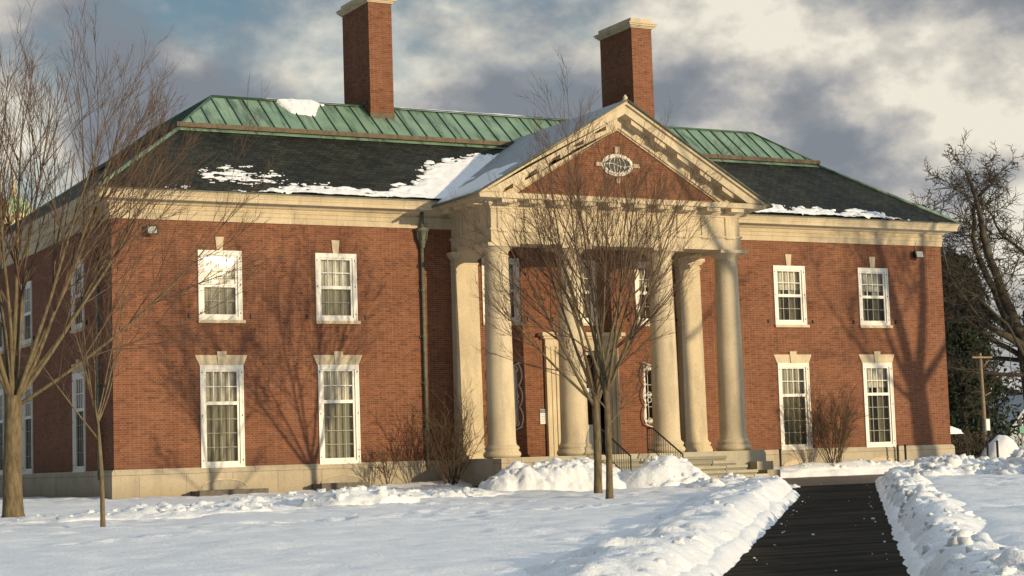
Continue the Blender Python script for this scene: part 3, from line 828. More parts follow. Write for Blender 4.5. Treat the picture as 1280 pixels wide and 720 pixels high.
for k, (w_, z) in enumerate(((.2,2.48),(.24,2.42),(.16,2.36),(.22,2.3),(.12,2.24))): mb.box(15.41,15.41+w_,-.039,-.036,z,z+.02)
mb.box(15.41,15.62,-.043,-.041,2.6,2.63); mb.build('lettering', mat_simple('sign_grey', (.3,.3,.3), .6, .1), r)

def handrail(x, label):
    r = empty('handrail', (x,-4.2,.3), label, 'handrail', 'iron handrails on the entrance steps')
    top = [(x,-3.2,FZ+.02),(x,-3.2,FZ+.86),(x,-3.55,FZ+.86),(x,-5.35,.93),(x,-5.35,.0)]
    mb = MB(); mb.tube(top[1:4], .028, 6); mb.build('rail', IRON, r)
    mb = MB(); mb.tube([(x,-3.25,FZ+.12),(x,-3.5,FZ+.12),(x,-5.35,.14)], .018, 5); mb.build('lower_rail', IRON, r)
    for y, z0, z1 in ((-3.2,FZ,FZ+.88),(-5.35,-.1,.95)):
        mb = MB(); mb.tube([(x,y,z0),(x,y,z1)], .024, 6); mb.build('post', IRON, r)
    for i in range(14):
        mb = MB(); y = -3.32-i*.145
        zt = FZ+.86 if y > -3.55 else FZ+.86+(y+3.55)*(.93/1.8)
        zb = FZ+.12 if y > -3.5 else FZ+.12+(y+3.5)*(.98/1.85)
        mb.tube([(x,y,zb),(x,y,zt)], .01, 4); mb.build('baluster', IRON, r)
handrail(17.8, 'black iron handrail with balusters on the open right part of the entrance steps')
handrail(15.75, 'black iron handrail partly hidden behind the thick tree trunk by the door')

for x, y, h, lab in ((25.2,-.75,.98,'thin dark post in the snow at the left end of the right wing'),
                 (31.0,-.55,1.0,'thin dark post below the far right window, left one of a close pair'),(31.38,-.55,1.02,'thin dark post below the far right window, right one of a close pair')):
    mb = MB(); mb.tube([(x,y,-.1),(x,y,h)], .045, 8); mb.lathe([(.05,h),(.05,h+.02),(.02,h+.04)], x, y, 8)
    tag(mb.build('marker_post', IRON), lab, 'post', 'thin posts along the right wing')

# ------------------------------------------------------------------ terrain
def g(y):
    return np.interp(-y, [-3000,-100,0,15,37,57,100,400,3000], [0,0,-.02,-.31,-.55,-.77,-1.0,-1.4,-1.4])
DX, DY = .626, .780                   # path direction; s = sideways coordinate
def st(x, y): return x*DY - y*DX, x*DX + y*DY
def xy(s, t): return s*DY + t*DX, -s*DX + t*DY
S0, S1 = 21.42, 23.45
def paved(x, y, m=0.0):
    """signed distance-like: >0 on cleared ground"""
    s, t = st(x, y)
    p = np.minimum(np.minimum(s-S0+np.maximum(t+3,0)*.35, S1-s), 9.5-t)
    # entrance court along the steps
    c = np.minimum(np.minimum(x-11.0, 31.0-x), np.minimum(y+8.5-.13*np.maximum(x-20,-5), -2.0-y))
    c = np.minimum(c, 5.5 - ((x-26.0)**2/14 + (y+4.5)**2/6)**.5)
    return np.maximum(p, c) + m
def ground_h(x, y):
    x = np.asarray(x, float); y = np.asarray(y, float)
    base = g(y)
    d = paved(x, y) + (fbm(x*1.7, y*1.7, 3, 3)-.5)*np.where(st(x,y)[1] < 8, .12, .5)
    inside = (x > -.05) & (x < W+.05) & (y > -.05) & (y < DB+.05)
    depth = .17 + .09*(fbm(x*.22, y*.22, 11, 3)-.5) + .11*(fbm(x*.8, y*.8, 21, 3)-.5) + .04*(fbm(x*2.6, y*2.6, 31, 3)-.5)
    # trampled / footprint patches
    tr = sstep(.55, .68, fbm(x*.13+3, y*.3+7, 41, 3))
    depth = depth + tr*.07*(fbm(x*2.4, y*2.4, 51, 2)-.55) - tr*.035*(lumps(x, y, .5, 61, .5) > .12)
    depth = depth + .2*np.exp(-((y+.7)/.9)**2)*(x > 5)*sstep(5, 11, x)*(y < 0)
    depth = depth + .16*sstep(S1+.5, S1+1.6, st(x, y)[0])*sstep(9, 4, st(x, y)[1])*(y < -3)
    depth = depth*sstep(.0, .22, -d) - .07*sstep(-.12, .05, d)
    # bare strip by the left corner of the house
    depth = depth * (1-.95*np.exp(-((x-1.6)/2.2)**4)*np.exp(-((y+.1)/.45)**4))
    far = sstep(70, 140, np.hypot(x-10, y+20))
    return base + np.where(inside, -.3, depth*(1-far)+.15*far)
def axis(lo, hi, step, far):
    a = list(np.arange(lo, hi+1e-6, step)); s = step; p = hi; q = lo; up_, dn = [], []
    while p < far: s *= 1.25; p += s; up_.append(p)
    s = step
    while q > -far: s *= 1.25; q -= s; dn.append(q)
    return np.array(dn[::-1]+a+up_)
ax = axis(-13, 33, .13, 2500); ay = axis(-45, 1.5, .13, 2500)
X, Y = np.meshgrid(ax, ay)
Z = ground_h(X, Y)
# footprints across the lawn
rf = random.Random(77)
for (fx, fy, fa, n_) in ((-3.5,-33.5,.55,26),(-1.5,-36,.7,22),(3.5,-22,.2,14),(-9,-27,.35,26),(6.5,-17,2.6,16),(-4,-22,.1,20),(14.5,-24,.9,14)):
    for k_ in range(n_):
        fa += rf.gauss(0,.05); fx += .62*math.cos(fa); fy += .62*math.sin(fa); sd_ = .13*(-1)**k_
        qx, qy = fx-sd_*math.sin(fa), fy+sd_*math.cos(fa)
        i0, i1 = np.searchsorted(ax, [qx-.5, qx+.5]); j0, j1 = np.searchsorted(ay, [qy-.5, qy+.5])
        if i1 <= i0 or j1 <= j0 or paved(np.array(qx), np.array(qy)) > -.6: continue
        dx_, dy_ = X[j0:j1,i0:i1]-qx, Y[j0:j1,i0:i1]-qy
        r2 = ((dx_*math.cos(fa)+dy_*math.sin(fa))/.21)**2 + ((-dx_*math.sin(fa)+dy_*math.cos(fa))/.14)**2
        Z[j0:j1,i0:i1] += -.085*np.exp(-r2) + .03*np.exp(-(np.sqrt(r2)-1.7)**2*3)
def grid_obj(name, X, Y, Z, mat, keep=None, smooth=True):
    ny, nx = X.shape
    idx = np.arange(nx*ny).reshape(ny, nx)
    q = np.stack([idx[:-1,:-1], idx[:-1,1:], idx[1:,1:], idx[1:,:-1]], -1).reshape(-1, 4)
    V = np.stack([X, Y, Z], -1).reshape(-1, 3)
    if keep is not None:
        k = (keep[:-1,:-1] | keep[:-1,1:] | keep[1:,1:] | keep[1:,:-1]).reshape(-1); q = q[k]
        used = np.unique(q); re = -np.ones(len(V), int); re[used] = np.arange(len(used)); V = V[used]; q = re[q]
    o = np.array([V[:,0].mean(), V[:,1].mean(), V[:,2].min()]) if keep is not None else np.zeros(3)
    me = bpy.data.meshes.new(name); me.from_pydata((V-o).tolist(), [], q.tolist()); me.materials.append(mat)
    me.polygons.foreach_set('use_smooth', [smooth]*len(me.polygons)); me.update()
    ob = bpy.data.objects.new(name, me); COL.objects.link(ob); ob.location = o
    return ob
for qx, qy, qr in ((8.65,-15.7,.34),(10.75,-11.6,.38),(-6.15,-12.9,.5),(-5.95,-19.9,.25)):   # melt hollows round the trunks
    Z -= .12*np.exp(-((X-qx)**2+(Y-qy)**2)/qr**2)
gr = grid_obj('ground', X, Y, Z, SNOW); gr['kind'] = 'structure'
# asphalt path and slushy court, sheets just over the bare ground
tt = np.linspace(-90, 9.0, 200); ss = np.linspace(S0-.7, S1+.7, 8)
T, S = np.meshgrid(tt, ss); px_, py_ = xy(S, T)
po = grid_obj('path', px_, py_, g(py_)+.0, ASPHALT); po['kind'] = 'structure'
xa = np.linspace(10.2, 33.5, 60); ya = np.linspace(-9.6, -.4, 30); XA, YA = np.meshgrid(xa, ya)
co = grid_obj('pavement', XA, YA, g(YA)+.006, COURT); co['kind'] = 'structure'

def clod(rng, c, r):
    """one irregular broken lump of snow: a rounded block with noisy faces"""
    n, k = 9, 6; v = []; ph = [rng.uniform(0,6.28) for _ in range(6)]
    sx, sy, sz = r*rng.uniform(.75,1.25), r*rng.uniform(.75,1.25), r*rng.uniform(.55,.95); az = rng.uniform(0,6.28); ti = rng.uniform(-.5,.5)
    for j in range(k+1):
        th = math.pi*j/k
        for i in range(n):
            a = 2*math.pi*i/n; d = Vector((math.sin(th)*math.cos(a), math.sin(th)*math.sin(a), math.cos(th)))
            q = 1/max(abs(d.x),abs(d.y),abs(d.z),.62)*.8          # between a ball and a block
            q *= 1+.13*math.sin(3*a+ph[0]+2*th)+.1*math.sin(5*th+ph[1]+a)+.05*math.sin(7*a+ph[2])
            p = Vector((d.x*sx*q, d.y*sy*q, d.z*sz*q)); p = Vector((p.x*math.cos(ti)+p.z*math.sin(ti), p.y, -p.x*math.sin(ti)+p.z*math.cos(ti)))
            v.append((c[0]+p.x*math.cos(az)-p.y*math.sin(az), c[1]+p.x*math.sin(az)+p.y*math.cos(az), c[2]+p.z))
    f = [(j*n+i, (j+1)*n+i, (j+1)*n+(i+1)%n, j*n+(i+1)%n) for j in range(k) for i in range(n)]
    return v, f
def heap(label, x0, x1, y0, y1, res, fn, group='shovelled snow heaps', cat='snow heap', name='snow_heap', mat=None, rot=None, clods=(0,.1,.2), seed=1):
    if rot is None:
        X, Y = np.meshgrid(np.arange(x0, x1, res), np.arange(y0, y1, res))
        H = fn(X, Y)
    else:
        T, S = np.meshgrid(np.arange(x0, x1, res), np.arange(y0, y1, res)); X, Y = xy(S, T); H = fn(S, T, X, Y)
    base = np.minimum(ground_h(X, Y), g(Y)+.5)
    Z = base + H
    o = grid_obj(name, X, Y, Z, mat or SNOWHEAP, H > -.1)
    if clods[0]:
        rng = random.Random(seed); ok = np.argwhere(H > .06); me = o.data; V = [tuple(v.co) for v in me.vertices]; F = [tuple(p.vertices) for p in me.polygons]
        wgt = np.array([H[a, b] for a, b in ok]); wgt = np.cumsum(wgt/wgt.sum())
        for _ in range(clods[0]):
            a, b = ok[min(len(ok)-1, int(np.searchsorted(wgt, rng.random())))]
            r_ = clods[1]+(clods[2]-clods[1])*rng.random()**2.2
            v, f = clod(rng, (X[a,b]-o.location.x, Y[a,b]-o.location.y, Z[a,b]-o.location.z+r_*rng.uniform(-.62,.0)), r_)
            n0 = len(V); V += v; F += [tuple(i+n0 for i in q) for q in f]
        m2 = bpy.data.meshes.new(name); m2.from_pydata(V, [], F); m2.materials.append(mat or SNOWHEAP); m2.polygons.foreach_set('use_smooth', [True]*len(F)); m2.update(); o.data = m2
    return tag(o, label, cat, group)
def rough(X, Y, seed, a=1.0):
    mod = .25+1.1*sstep(.38, .66, fbm(X*.6, Y*.6, seed+31, 3))      # crumbled in places, smooth in others
    return a*mod*(.17*(fbm(X*1.5, Y*1.5, seed, 5, .55)-.5)*2 + (.42 if a < 1 else .8)*lumps(X+.1*fbm(X*3,Y*3,seed,2), Y, .42, seed+3, .22 if a < 1 else .5) + .5*lumps(X+.08*fbm(X*7,Y*7,seed,2), Y, .2, seed+7, .3) + .5*lumps(X+3, Y, .1, seed+8, .4) - .03)
def bank_left(s, t, X, Y):
    u = S0 - s + .1*(fbm(t*.4, t*0+2, 77, 2)-.5) + .05*(fbm(t*5, s*5, 78, 2)-.5)
    amp = .2 + .16*(fbm(t*.45, t*0, 71, 3)-.4) + .08*sstep(-30, -10, t)
    prof = sstep(-.05, .75, u) * (1-sstep(.9, 3.1+.8*(fbm(t*.3, t*0+5, 75, 2)-.5), u))
    end = sstep(-60, -55, t)*(1-sstep(-1.5, 1.5, t))
    h = amp*prof + rough(X, Y, 80, .42)*sstep(-.02, .4, u)*(1-sstep(1.4, 2.9, u))
    return h*end - .16*(1-prof*end) 
heap('shovelled snow bank along the left edge of the dark asphalt path', -58, 5, S0-3.6, S0+.2, .07, bank_left, 'snow banks along the path', 'snow bank', 'snow_bank', SNOWHEAP, True, (150,.02,.1), 3)
def bank_right(s, t, X, Y):
    u = s - S1 + .0 + .1*(fbm(t*.4, t*0+2, 97, 2)-.5) + .05*(fbm(t*5, s*5, 98, 2)-.5)
    amp = .24 + .2*(fbm(t*.4, t*0, 91, 3)-.4)
    prof = sstep(-.05, .6, u) * (1-sstep(.65, 1.7+.6*(fbm(t*.3, t*0+5, 95, 2)-.5), u))
    end = sstep(-60, -55, t)*(1-sstep(4.5, 7, t))
    h = amp*prof + rough(X, Y, 100, .75)*sstep(-.02, .4, u)*(1-sstep(.9, 1.9, u))
    return h*end - .16*(1-prof*end)
heap('high lumpy snow bank along the right edge of the dark asphalt path', -58, 8, S1-.2, S1+3.4, .06, bank_right, 'snow banks along the path', 'snow bank', 'snow_bank', SNOWHEAP, True, (330,.02,.13), 4)
def mound(cx, cy, rx, ry, h, seed, ro=1.0, ang=0, pw=1.0):
    def fn(X, Y):
        c, s = math.cos(ang), math.sin(ang); dx, dy = X-cx, Y-cy
        a, b = (dx*c+dy*s)/rx, (-dx*s+dy*c)/ry
        r = np.sqrt(a*a+b*b) + .5*(fbm(X*.7, Y*.7, seed+50, 3)-.5)
        m = np.clip(1-r, 0, 1)**pw; m = m*(1.9-.9*m)
        return h*m*(.75+.55*fbm(X*.9, Y*.9, seed+60, 3)) + rough(X, Y, seed, ro)*sstep(.0, .25, m) - .16*(1-sstep(0, .2, m))
    return fn
def mheap(label, cx, cy, rx, ry, h, seed, ro=1.0, ang=0, res=.06, pw=1.0, clods=(45,.05,.2)):
    R = max(rx, ry)*1.3
    heap(label, cx-R, cx+R, cy-R, cy+R, res, mound(cx, cy, rx, ry, h, seed, ro, ang, pw), clods=clods, seed=seed)
mheap('tall snow heap in front of the left corner column', 12.35, -6.9, 2.9, 1.8, 1.12, 120, .75)
mheap('snow heap in front of the steps, right of the two slim trees', 15.4, -8.0, 1.9, 1.5, 1.0, 130, .8)
mheap('low lumpy snow ridge in front of the stairs beside the path end', 16.6, -10.4, 2.9, 1.4, .3, 140, .6, .35)
mheap('small pointed snow mound on the lawn before the left wing', 2.6, -13.4, 1.7, 1.1, .42, 150, .5, clods=(50,.05,.22))
mheap('long low rough snow ridge on the lawn below the left wing windows', 3.5, -10.4, 6.0, 1.3, .2, 160, .6, .15, clods=(90,.04,.15))
mheap('low rough snow ridge near the thin sapling at left', -3.2, -14.8, 4.2, 1.7, .18, 170, .5, .1, clods=(70,.04,.14))
mheap('big broken snow heap with blocky clods, right of the path end', 23.6, -12.2, 3.8, 1.9, .42, 180, .8, .45, clods=(170,.06,.36))
mheap('rounded snow heap of large clods at the right edge of the photo', 24.6, -15.0, 2.8, 1.7, .48, 190, .8, .4, clods=(110,.07,.42))
mheap('snow strip heaped against the base of the right wing', 28.1, -1.25, 4.0, .6, .2, 200, .35, clods=(40,.04,.14))
V_, F_ = [], []; rc = random.Random(12)
for _ in range(45):                                   # crumbs of snow dropped on the cleared path
    t_ = rc.uniform(-36, 6); e_ = min(.95, abs(rc.gauss(0,.12))) if rc.random() < .93 else rc.uniform(.2,1)
    s_ = S0+.1+e_ if rc.random() < .5 else S1-.1-e_; r_ = .008+.026*rc.random()**3
    x_, y_ = xy(s_, t_); v, f = clod(rc, (x_, y_, float(g(y_))+r_*.3), r_); n0 = len(V_); V_ += v; F_ += [tuple(i+n0 for i in q) for q in f]
me = bpy.data.meshes.new('snow_crumbs'); me.from_pydata(V_, [], F_); me.materials.append(SNOWHEAP); o = bpy.data.objects.new('snow_crumbs', me); COL.objects.link(o)
o['kind'] = 'stuff'; tag(o, 'loose crumbs of snow scattered over the dark asphalt path', 'snow')
# a strip of grass laid bare at the wall foot
gm = MB(); rg = random.Random(5)
for i in range(2600):
    x = rg.uniform(-.1, 4.9); y = -.12-abs(rg.gauss(0,.2)); z = float(g(np.array(y)))-.02; h = rg.uniform(.05,.13); a = rg.uniform(0,6.28); w_ = .012
    gm.add([(x-w_*math.cos(a),y-w_*math.sin(a),z),(x+w_*math.cos(a),y+w_*math.sin(a),z),(x+rg.uniform(-.05,.05),y+rg.uniform(-.05,.05),z+h)], [(0,1,2)])
o = gm.build('grass', mat_simple('winter_grass', (.09,.1,.035), .8, .4, 8)); o['kind'] = 'stuff'
tag(o, 'strip of bare winter grass at the wall foot by the left corner', 'grass')

# ------------------------------------------------------------------ snow on the roofs
def roof_snow(label, x0, x1, v0, v1, res, P, N, mask, th=.09, seed=0):
    """sheet over a slope: P(u,v) -> xyz, N = slope normal, mask(u,v) > 0 where the snow lies"""
    U, V = np.meshgrid(np.arange(x0, x1, res), np.arange(v0, v1, res))
    m = mask(U, V)
    h = th*np.sqrt(np.clip(m*2.2, 0, 1))*(.55+.9*fbm(U*3, V*3, seed+5, 3)) - .03*(m <= .0)
    p = P(U, V)
    Xs, Ys, Zs = p[0]+N[0]*h, p[1]+N[1]*h, p[2]+N[2]*h
    return tag(grid_obj('roof_snow', Xs, Ys, Zs, SNOWROOF, m > 0), label, 'roof snow', 'snow left on the roofs')
k1 = (BZ-EZ)/(BY+EO-.02); n1 = Vector((0,-k1,1)).normalized()
PS = lambda u, v: (u, v-EO+.02, EZ+k1*v+.004)          # slate slope, v = plan distance from the eave
def mask_left(u, v):
    top = -.02 + .3*fbm(u*.8, v*0, 301, 3) + .42*sstep(4.8, 6.2, u)*(1-.55*sstep(8.2, 9.6, u))*fbm(u*.9, v*0+4, 305, 3)*1.5
    top = top + 1.5*sstep(10.2, 12.4, u) + 1.25*np.clip((u-11.6)/3.6, 0, 1) + .55*sstep(9.3, 10.4, u)
    top = np.where(u > 11.3, np.maximum(top, (u-11.15)*.66+.75), top)
    rag = 1.9*(fbm(u*2.6, v*7, 307, 5, .62)-.5)*(.42+.3*sstep(8,12,u)) - .35*sstep(.58,.7,fbm(u*3.5, v*12, 309, 3))
    return (top + rag - v)*sstep(1.6, 2.6, u)
roof_snow('ragged snow along the eave and valley of the dark slate roof left of the portico', 1.6, 15.9, .02, 3.4, .05, PS, n1, mask_left, .075, 310)
def mask_patch(u, v):
    r = 1-np.sqrt(((u-4.55)/1.35)**2+((v-1.02)/.5)**2)
    return r*.55 + 2.6*(fbm(u*2.4, v*13, 317, 5, .62)-.62)
roof_snow('thin broken patch of snow streaks on the left part of the slate roof', 3.0, 6.2, .45, 1.7, .04, PS, n1, mask_patch, .03, 320)
def mask_right(u, v):
    top = .2 + .85*(1-sstep(24.0, 29.2, u)*.35)*fbm(u*1.1, v*0, 331, 3)*(1-sstep(30.6, 32.0, u)) + .3*(1-sstep(24, 26, u))
    return (top + 1.7*(fbm(u*2.6, v*7, 337, 5, .62)-.5)*.5 - .35*sstep(.58,.7,fbm(u*3.5, v*12, 339, 3)) - v)*(1-sstep(31.3, 32.3, u))
roof_snow('ragged snow along the eave of the slate roof right of the portico', 22.6, 32.4, .02, 1.9, .05, PS, n1, mask_right, .1, 340)
k2 = sl; n2 = Vector((0,-k2,1)).normalized()
PC = lambda u, v: (u, CB[0]+v, CB[1]+k2*v+.02)
def mask_top(u, v):
    c = TY-CB[0]
    w_ = .62*np.exp(-((u-8.5)/.72)**6)*(.75+.5*fbm(u*2.3, v*0, 351, 2))
    return w_-(c-v)*.85 + .25*(fbm(u*3, v*3, 353, 3)-.5)
roof_snow('single lump of snow hanging over the ridge of the green copper roof', 7.4, 9.6, .8, TY-CB[0]+.02, .04, PC, n2, mask_top, .12, 355)
def ridge_snow(x0, x1, label, seed):
    U, V = np.meshgrid(np.arange(x0, x1, .08), np.arange(TY-.12, TY+1.6, .06))
    m = sstep(0, .5, U-x0)*sstep(0, .5, x1-U)
    h = (.05+.13*fbm(U*.7, V*.7, seed, 3))*m*sstep(TY-.12, TY+.1, V)*(1-sstep(TY+1.3, TY+1.55, V)) - .02
    tag(grid_obj('roof_snow', U, V, TZ+.02+h, SNOWROOF, h > -.019), label, 'roof snow', 'snow left on the roofs')
ridge_snow(6.9, 10.9, 'thin snow on the flat ridge left of the left chimney', 361)
ridge_snow(12.3, 20.0, 'long band of snow on the flat ridge right of the left chimney', 367)
kp = SL; xl = CX-5.98; npn = Vector((-kp,0,1)).normalized()
PP = lambda u, v: (CX-.02-v, u, AP+.062-kp*(v+.02))
def mask_port(u, v): return -.75 + sstep(2.6,5.4,v+.5*u*.3+1.2*fbm(u*.8,v*.8,373,3))*1.1 + .0*u - sstep(5.7, 5.96, v)*.8 - sstep(-3.5, -3.78, u)*.3 + .25*(fbm(u*1.5, v*1.5, 371, 3)-.5) - .6*sstep(.55,.75,fbm(u*.5, v*.9, 377, 3))*sstep(1.5,3.5,v)
roof_snow('shaded film of snow on the lower left slope of the portico roof', -3.78, 4.4, 0, 5.96, .07, PP, npn, mask_port, .05, 380)

# ------------------------------------------------------------------ bare trees
def grow(rng, p, d, L, r0, r1, n, wig, up, mb, sides):
    p = Vector(p); d = Vector(d).normalized(); pts = [p.copy()]; dirs = [d.copy()]; rads = [r0]
    for i in range(n):
        d = d + Vector((rng.gauss(0,wig), rng.gauss(0,wig), rng.gauss(0,wig)*.6 + up)); d.normalize()
        p = p + d*(L/n); pts.append(p.copy()); dirs.append(d.copy()); rads.append(r0+(r1-r0)*(i+1)/n)
    mb.tube(pts, rads, sides, 0, sides > 3)
    return pts, dirs, rads
def along(pts, dirs, rads, t):
    q = t*(len(pts)-1); i = min(int(q), len(pts)-2); f = q-i
    return pts[i].lerp(pts[i+1], f), dirs[i].lerp(dirs[i+1], f).normalized(), rads[i]+(rads[i+1]-rads[i])*f
def side_dir(rng, d, ang, az=None):
    u = d.orthogonal().normalized(); w_ = d.cross(u); a = rng.uniform(0, 6.283) if az is None else az
    return (d*math.cos(ang) + (u*math.cos(a)+w_*math.sin(a))*math.sin(ang)).normalized()

def bare_tree(name, label, cat, base, trunk, limbs, seed, lv, bark, twig, group=None, up=(.045,.055,.07), wig=(.035,.055,.075), tr_sides=14, rmin=.0042, lean=(0,0), flare=1.35):
    """trunk = (height, r0, r1); limbs = list of (z fraction, azimuth deg, angle from vertical deg, length, radius);
    lv = [(children per branch, length factor, angle deg), ...] for the next levels"""
    rng = random.Random(seed)
    root = empty(name, base, label, cat, group)
    b = Vector(base)
    mb = MB(); n = 12; pts, rads = [], []
    for i in range(n+1):
        t = i/n; pts.append(b+Vector((lean[0]*t+.02*math.sin(t*5+seed), lean[1]*t+.02*math.cos(t*4+seed), -.15+(trunk[0]+.15)*t)))
        rads.append((trunk[1]+(trunk[2]-trunk[1])*t)*(1+(flare-1)*math.exp(-t*14)))
    mb.tube(pts, rads, tr_sides)
    tdirs = [Vector((0,0,1))]*len(pts)
    mb.build('trunk', bark, root)
    tw = MB()
    def rec(P, level):
        if level >= len(lv): return
        nc, lf, an = lv[level]; pts, dirs, rads, L = P
        k = max(1, int(round(nc*rng.uniform(.75,1.25))))
        for c in range(k):
            t = rng.uniform(.22, .97) if level == 0 else rng.uniform(.12, .98)
            p, d, r = along(pts, dirs, rads, t)
            nd = side_dir(rng, d, math.radians(an*rng.uniform(.65,1.3)))
            nL = L*lf*(1.15-.55*t)*rng.uniform(.7,1.25); nr = max(rmin, min(r*.62, nL*.0072+.0015))
            s_ = 5 if level == 0 else 3
            q = grow(rng, p, nd, nL, nr, max(rmin*.55, nr*.3), 6 if level < 2 else 4, wig[min(level,2)], up[min(level,2)], tw, s_)
            rec((*q, nL), level+1)
    for (zf, az, an, L, r) in limbs:
        p, d, rr = along(pts, tdirs, rads, zf)
        a = math.radians(az); s_ = math.sin(math.radians(an))
        nd = Vector((math.cos(a)*s_, math.sin(a)*s_, math.cos(math.radians(an))))
        lm = MB()
        q = grow(rng, p, nd, L, r, max(rmin, r*.16), 14, wig[0]*.8, up[0]*.55, lm, 8)
        lm.build('limb', bark, root)
        rec((*q, L), 0)
    tw.build('crown', twig, root)
    return root
def limbs_ring(rng, n, zf, an, L, r, az0=0):
    out = []
    for i in range(n):
        out.append((rng.uniform(*zf), az0+i*360/n+rng.uniform(-22,22), rng.uniform(*an), rng.uniform(*L), rng.uniform(*r)))
    return out
def gz(x, y): return float(ground_h(np.array([x]), np.array([y]))[0])
LV = [(9, .5, 30), (8, .46, 28), (5, .5, 26)]
rr = random.Random(21)
x, y = 8.65, -15.7
bare_tree('street_tree', 'slim bare vase-shaped tree on the snow before the portico, the nearer right-hand trunk', 'tree', (x,y,gz(x,y)), (3.1,.092,.074),
          limbs_ring(rr, 7, (.86,1), (8,42), (5.3,6.9), (.036,.05)) + [(.62,20,55,2.2,.02),(.75,200,50,2.4,.022)], 31, LV, BARK, TWIG, 'twin bare trees before the portico')
rr = random.Random(22)
x, y = 10.75, -11.6
bare_tree('street_tree', 'bare vase-shaped tree behind the snow heap before the portico, the thicker left-hand trunk', 'tree', (x,y,gz(x,y)-.1), (2.9,.122,.1),
          limbs_ring(rr, 7, (.84,1), (10,44), (5.1,6.8), (.042,.058)) + [(.93,150,48,4.2,.05),(.97,330,40,4.2,.05)], 37, LV, BARK, TWIG, 'twin bare trees before the portico')
rr = random.Random(23)
x, y = -6.15, -12.9
bare_tree('street_tree', 'large bare tree with thick forked limbs at the left edge of the lawn', 'tree', (x,y,gz(x,y)), (2.9,.235,.2),
          limbs_ring(rr, 11, (.86,1), (6,34), (7.4,9.2), (.05,.078)) + [(.93,-10,40,7.0,.06),(.97,25,47,6.5,.05),(.9,-27,58,7.4,.048)], 41, [(10,.5,27),(8,.46,26),(5,.5,25)], BARK, TWIG)
rr = random.Random(24)
x, y = -5.95, -19.9
bare_tree('sapling', 'thin young bare sapling beside the large tree at left', 'sapling', (x,y,gz(x,y)), (2.3,.05,.036),
          limbs_ring(rr, 7, (.75,1), (12,40), (1.8,2.8), (.016,.024)), 43, [(7,.5,36),(5,.5,34)], BARK, TWIG, lean=(-.12,0), rmin=.004)
# big shade tree to the right of the photograph: its shadow lies over the right wing
rr = random.Random(25)
SHX, SHY = 42.3, -25.5
bare_tree('shade_tree', 'massive bare tree standing on the lawn far to the right of the path', 'tree', (SHX,SHY,gz(SHX,SHY)), (6.9,.56,.46),
          [(.97,178,16,11,.3),(.98,5,11,11,.29),(.95,140,34,9,.2),(.98,30,40,9,.2),(.93,250,40,8,.18),(.9,190,52,7,.12)], 47, [(10,.5,42),(8,.45,38),(4,.45,35)], DBARK, TWIG, rmin=.012, lean=(-.75,0))
x, y = 31.6, -30.0
bare_tree('shade_tree', 'tall straight bare tree on the snow to the right of the path', 'tree', (x,y,gz(x,y)), (11.5,.46,.34),
          [(.97,90,10,8,.26),(.98,-60,26,7,.2),(.95,190,34,7,.18),(.8,20,60,4,.1),(.9,300,45,6,.14)], 49, [(8,.5,40),(7,.45,36)], DBARK, TWIG, rmin=.012)
# old gnarled tree far behind the right corner
rr = random.Random(26)
gx, gy = 60.6, 22.0
bare_tree('old_tree', 'huge gnarled dark bare tree against the sky at the right edge', 'tree', (gx,gy,0), (6.5,.75,.6),
          [(.98,130,16,11.5,.38),(.95,200,46,10,.26),(.9,150,56,10,.17),(.85,125,64,9.5,.15),(.98,20,30,10,.22),(.93,300,48,9,.2),(.97,165,30,11.5,.3),(.97,250,30,10,.22),(.75,140,70,9,.13),(.8,190,68,9,.13),(.99,110,36,11.5,.28)],
          53, [(11,.45,52),(8,.46,54),(7,.5,50)], DBARK, DBARK, wig=(.26,.3,.32), up=(.03,.02,-.02), rmin=.02, lean=(-.6,.2))

# ------------------------------------------------------------------ bare shrubs
def shrub(label, x, y, n, h, spread, seed, r=.012):
    rng = random.Random(seed); z = gz(x, y)-.05
    root = empty('shrub', (x,y,z), label, 'shrub', 'bare shrubs along the house')
    st_ = MB(); tw = MB()
    for i in range(n):
        a = rng.uniform(0, 6.283); an = math.radians(rng.uniform(4, spread)); b = Vector((x+.22*math.cos(a)*rng.random(), y+.16*math.sin(a)*rng.random(), z))
        d = Vector((math.cos(a)*math.sin(an), math.sin(a)*math.sin(an)*.8, math.cos(an))); L = h*rng.uniform(.6,1.08)
        q = grow(rng, b, d, L, r*rng.uniform(.8,1.5), .006, 7, .07, .03, st_, 5)
        for c in range(8):
            p, dd, rd = along(*q, rng.uniform(.25,.97)); l2 = L*rng.uniform(.18,.38)
            q2 = grow(rng, p, side_dir(rng, dd, math.radians(rng.uniform(20,45))), l2, .007, .004, 4, .1, .05, tw, 3)
            for c2 in range(4):
                p2, d2, _ = along(*q2, rng.uniform(.3,.95)); grow(rng, p2, side_dir(rng, d2, .6), l2*.45, .005, .003, 3, .1, .05, tw, 3)
    st_.build('stems', SHRUB, root); tw.build('twigs', SHRUB, root)
shrub('bare brown shrub at the foot of the left corner column and downpipe', 10.95, -1.7, 30, 2.7, 40, 61)
shrub('bare brown shrub between the two lower windows of the right wing', 27.4, -1.2, 36, 2.9, 34, 62)
shrub('small pale bare shrub low against the stone base under the left wing', 9.0, -.9, 12, 1.1, 40, 63, .008)

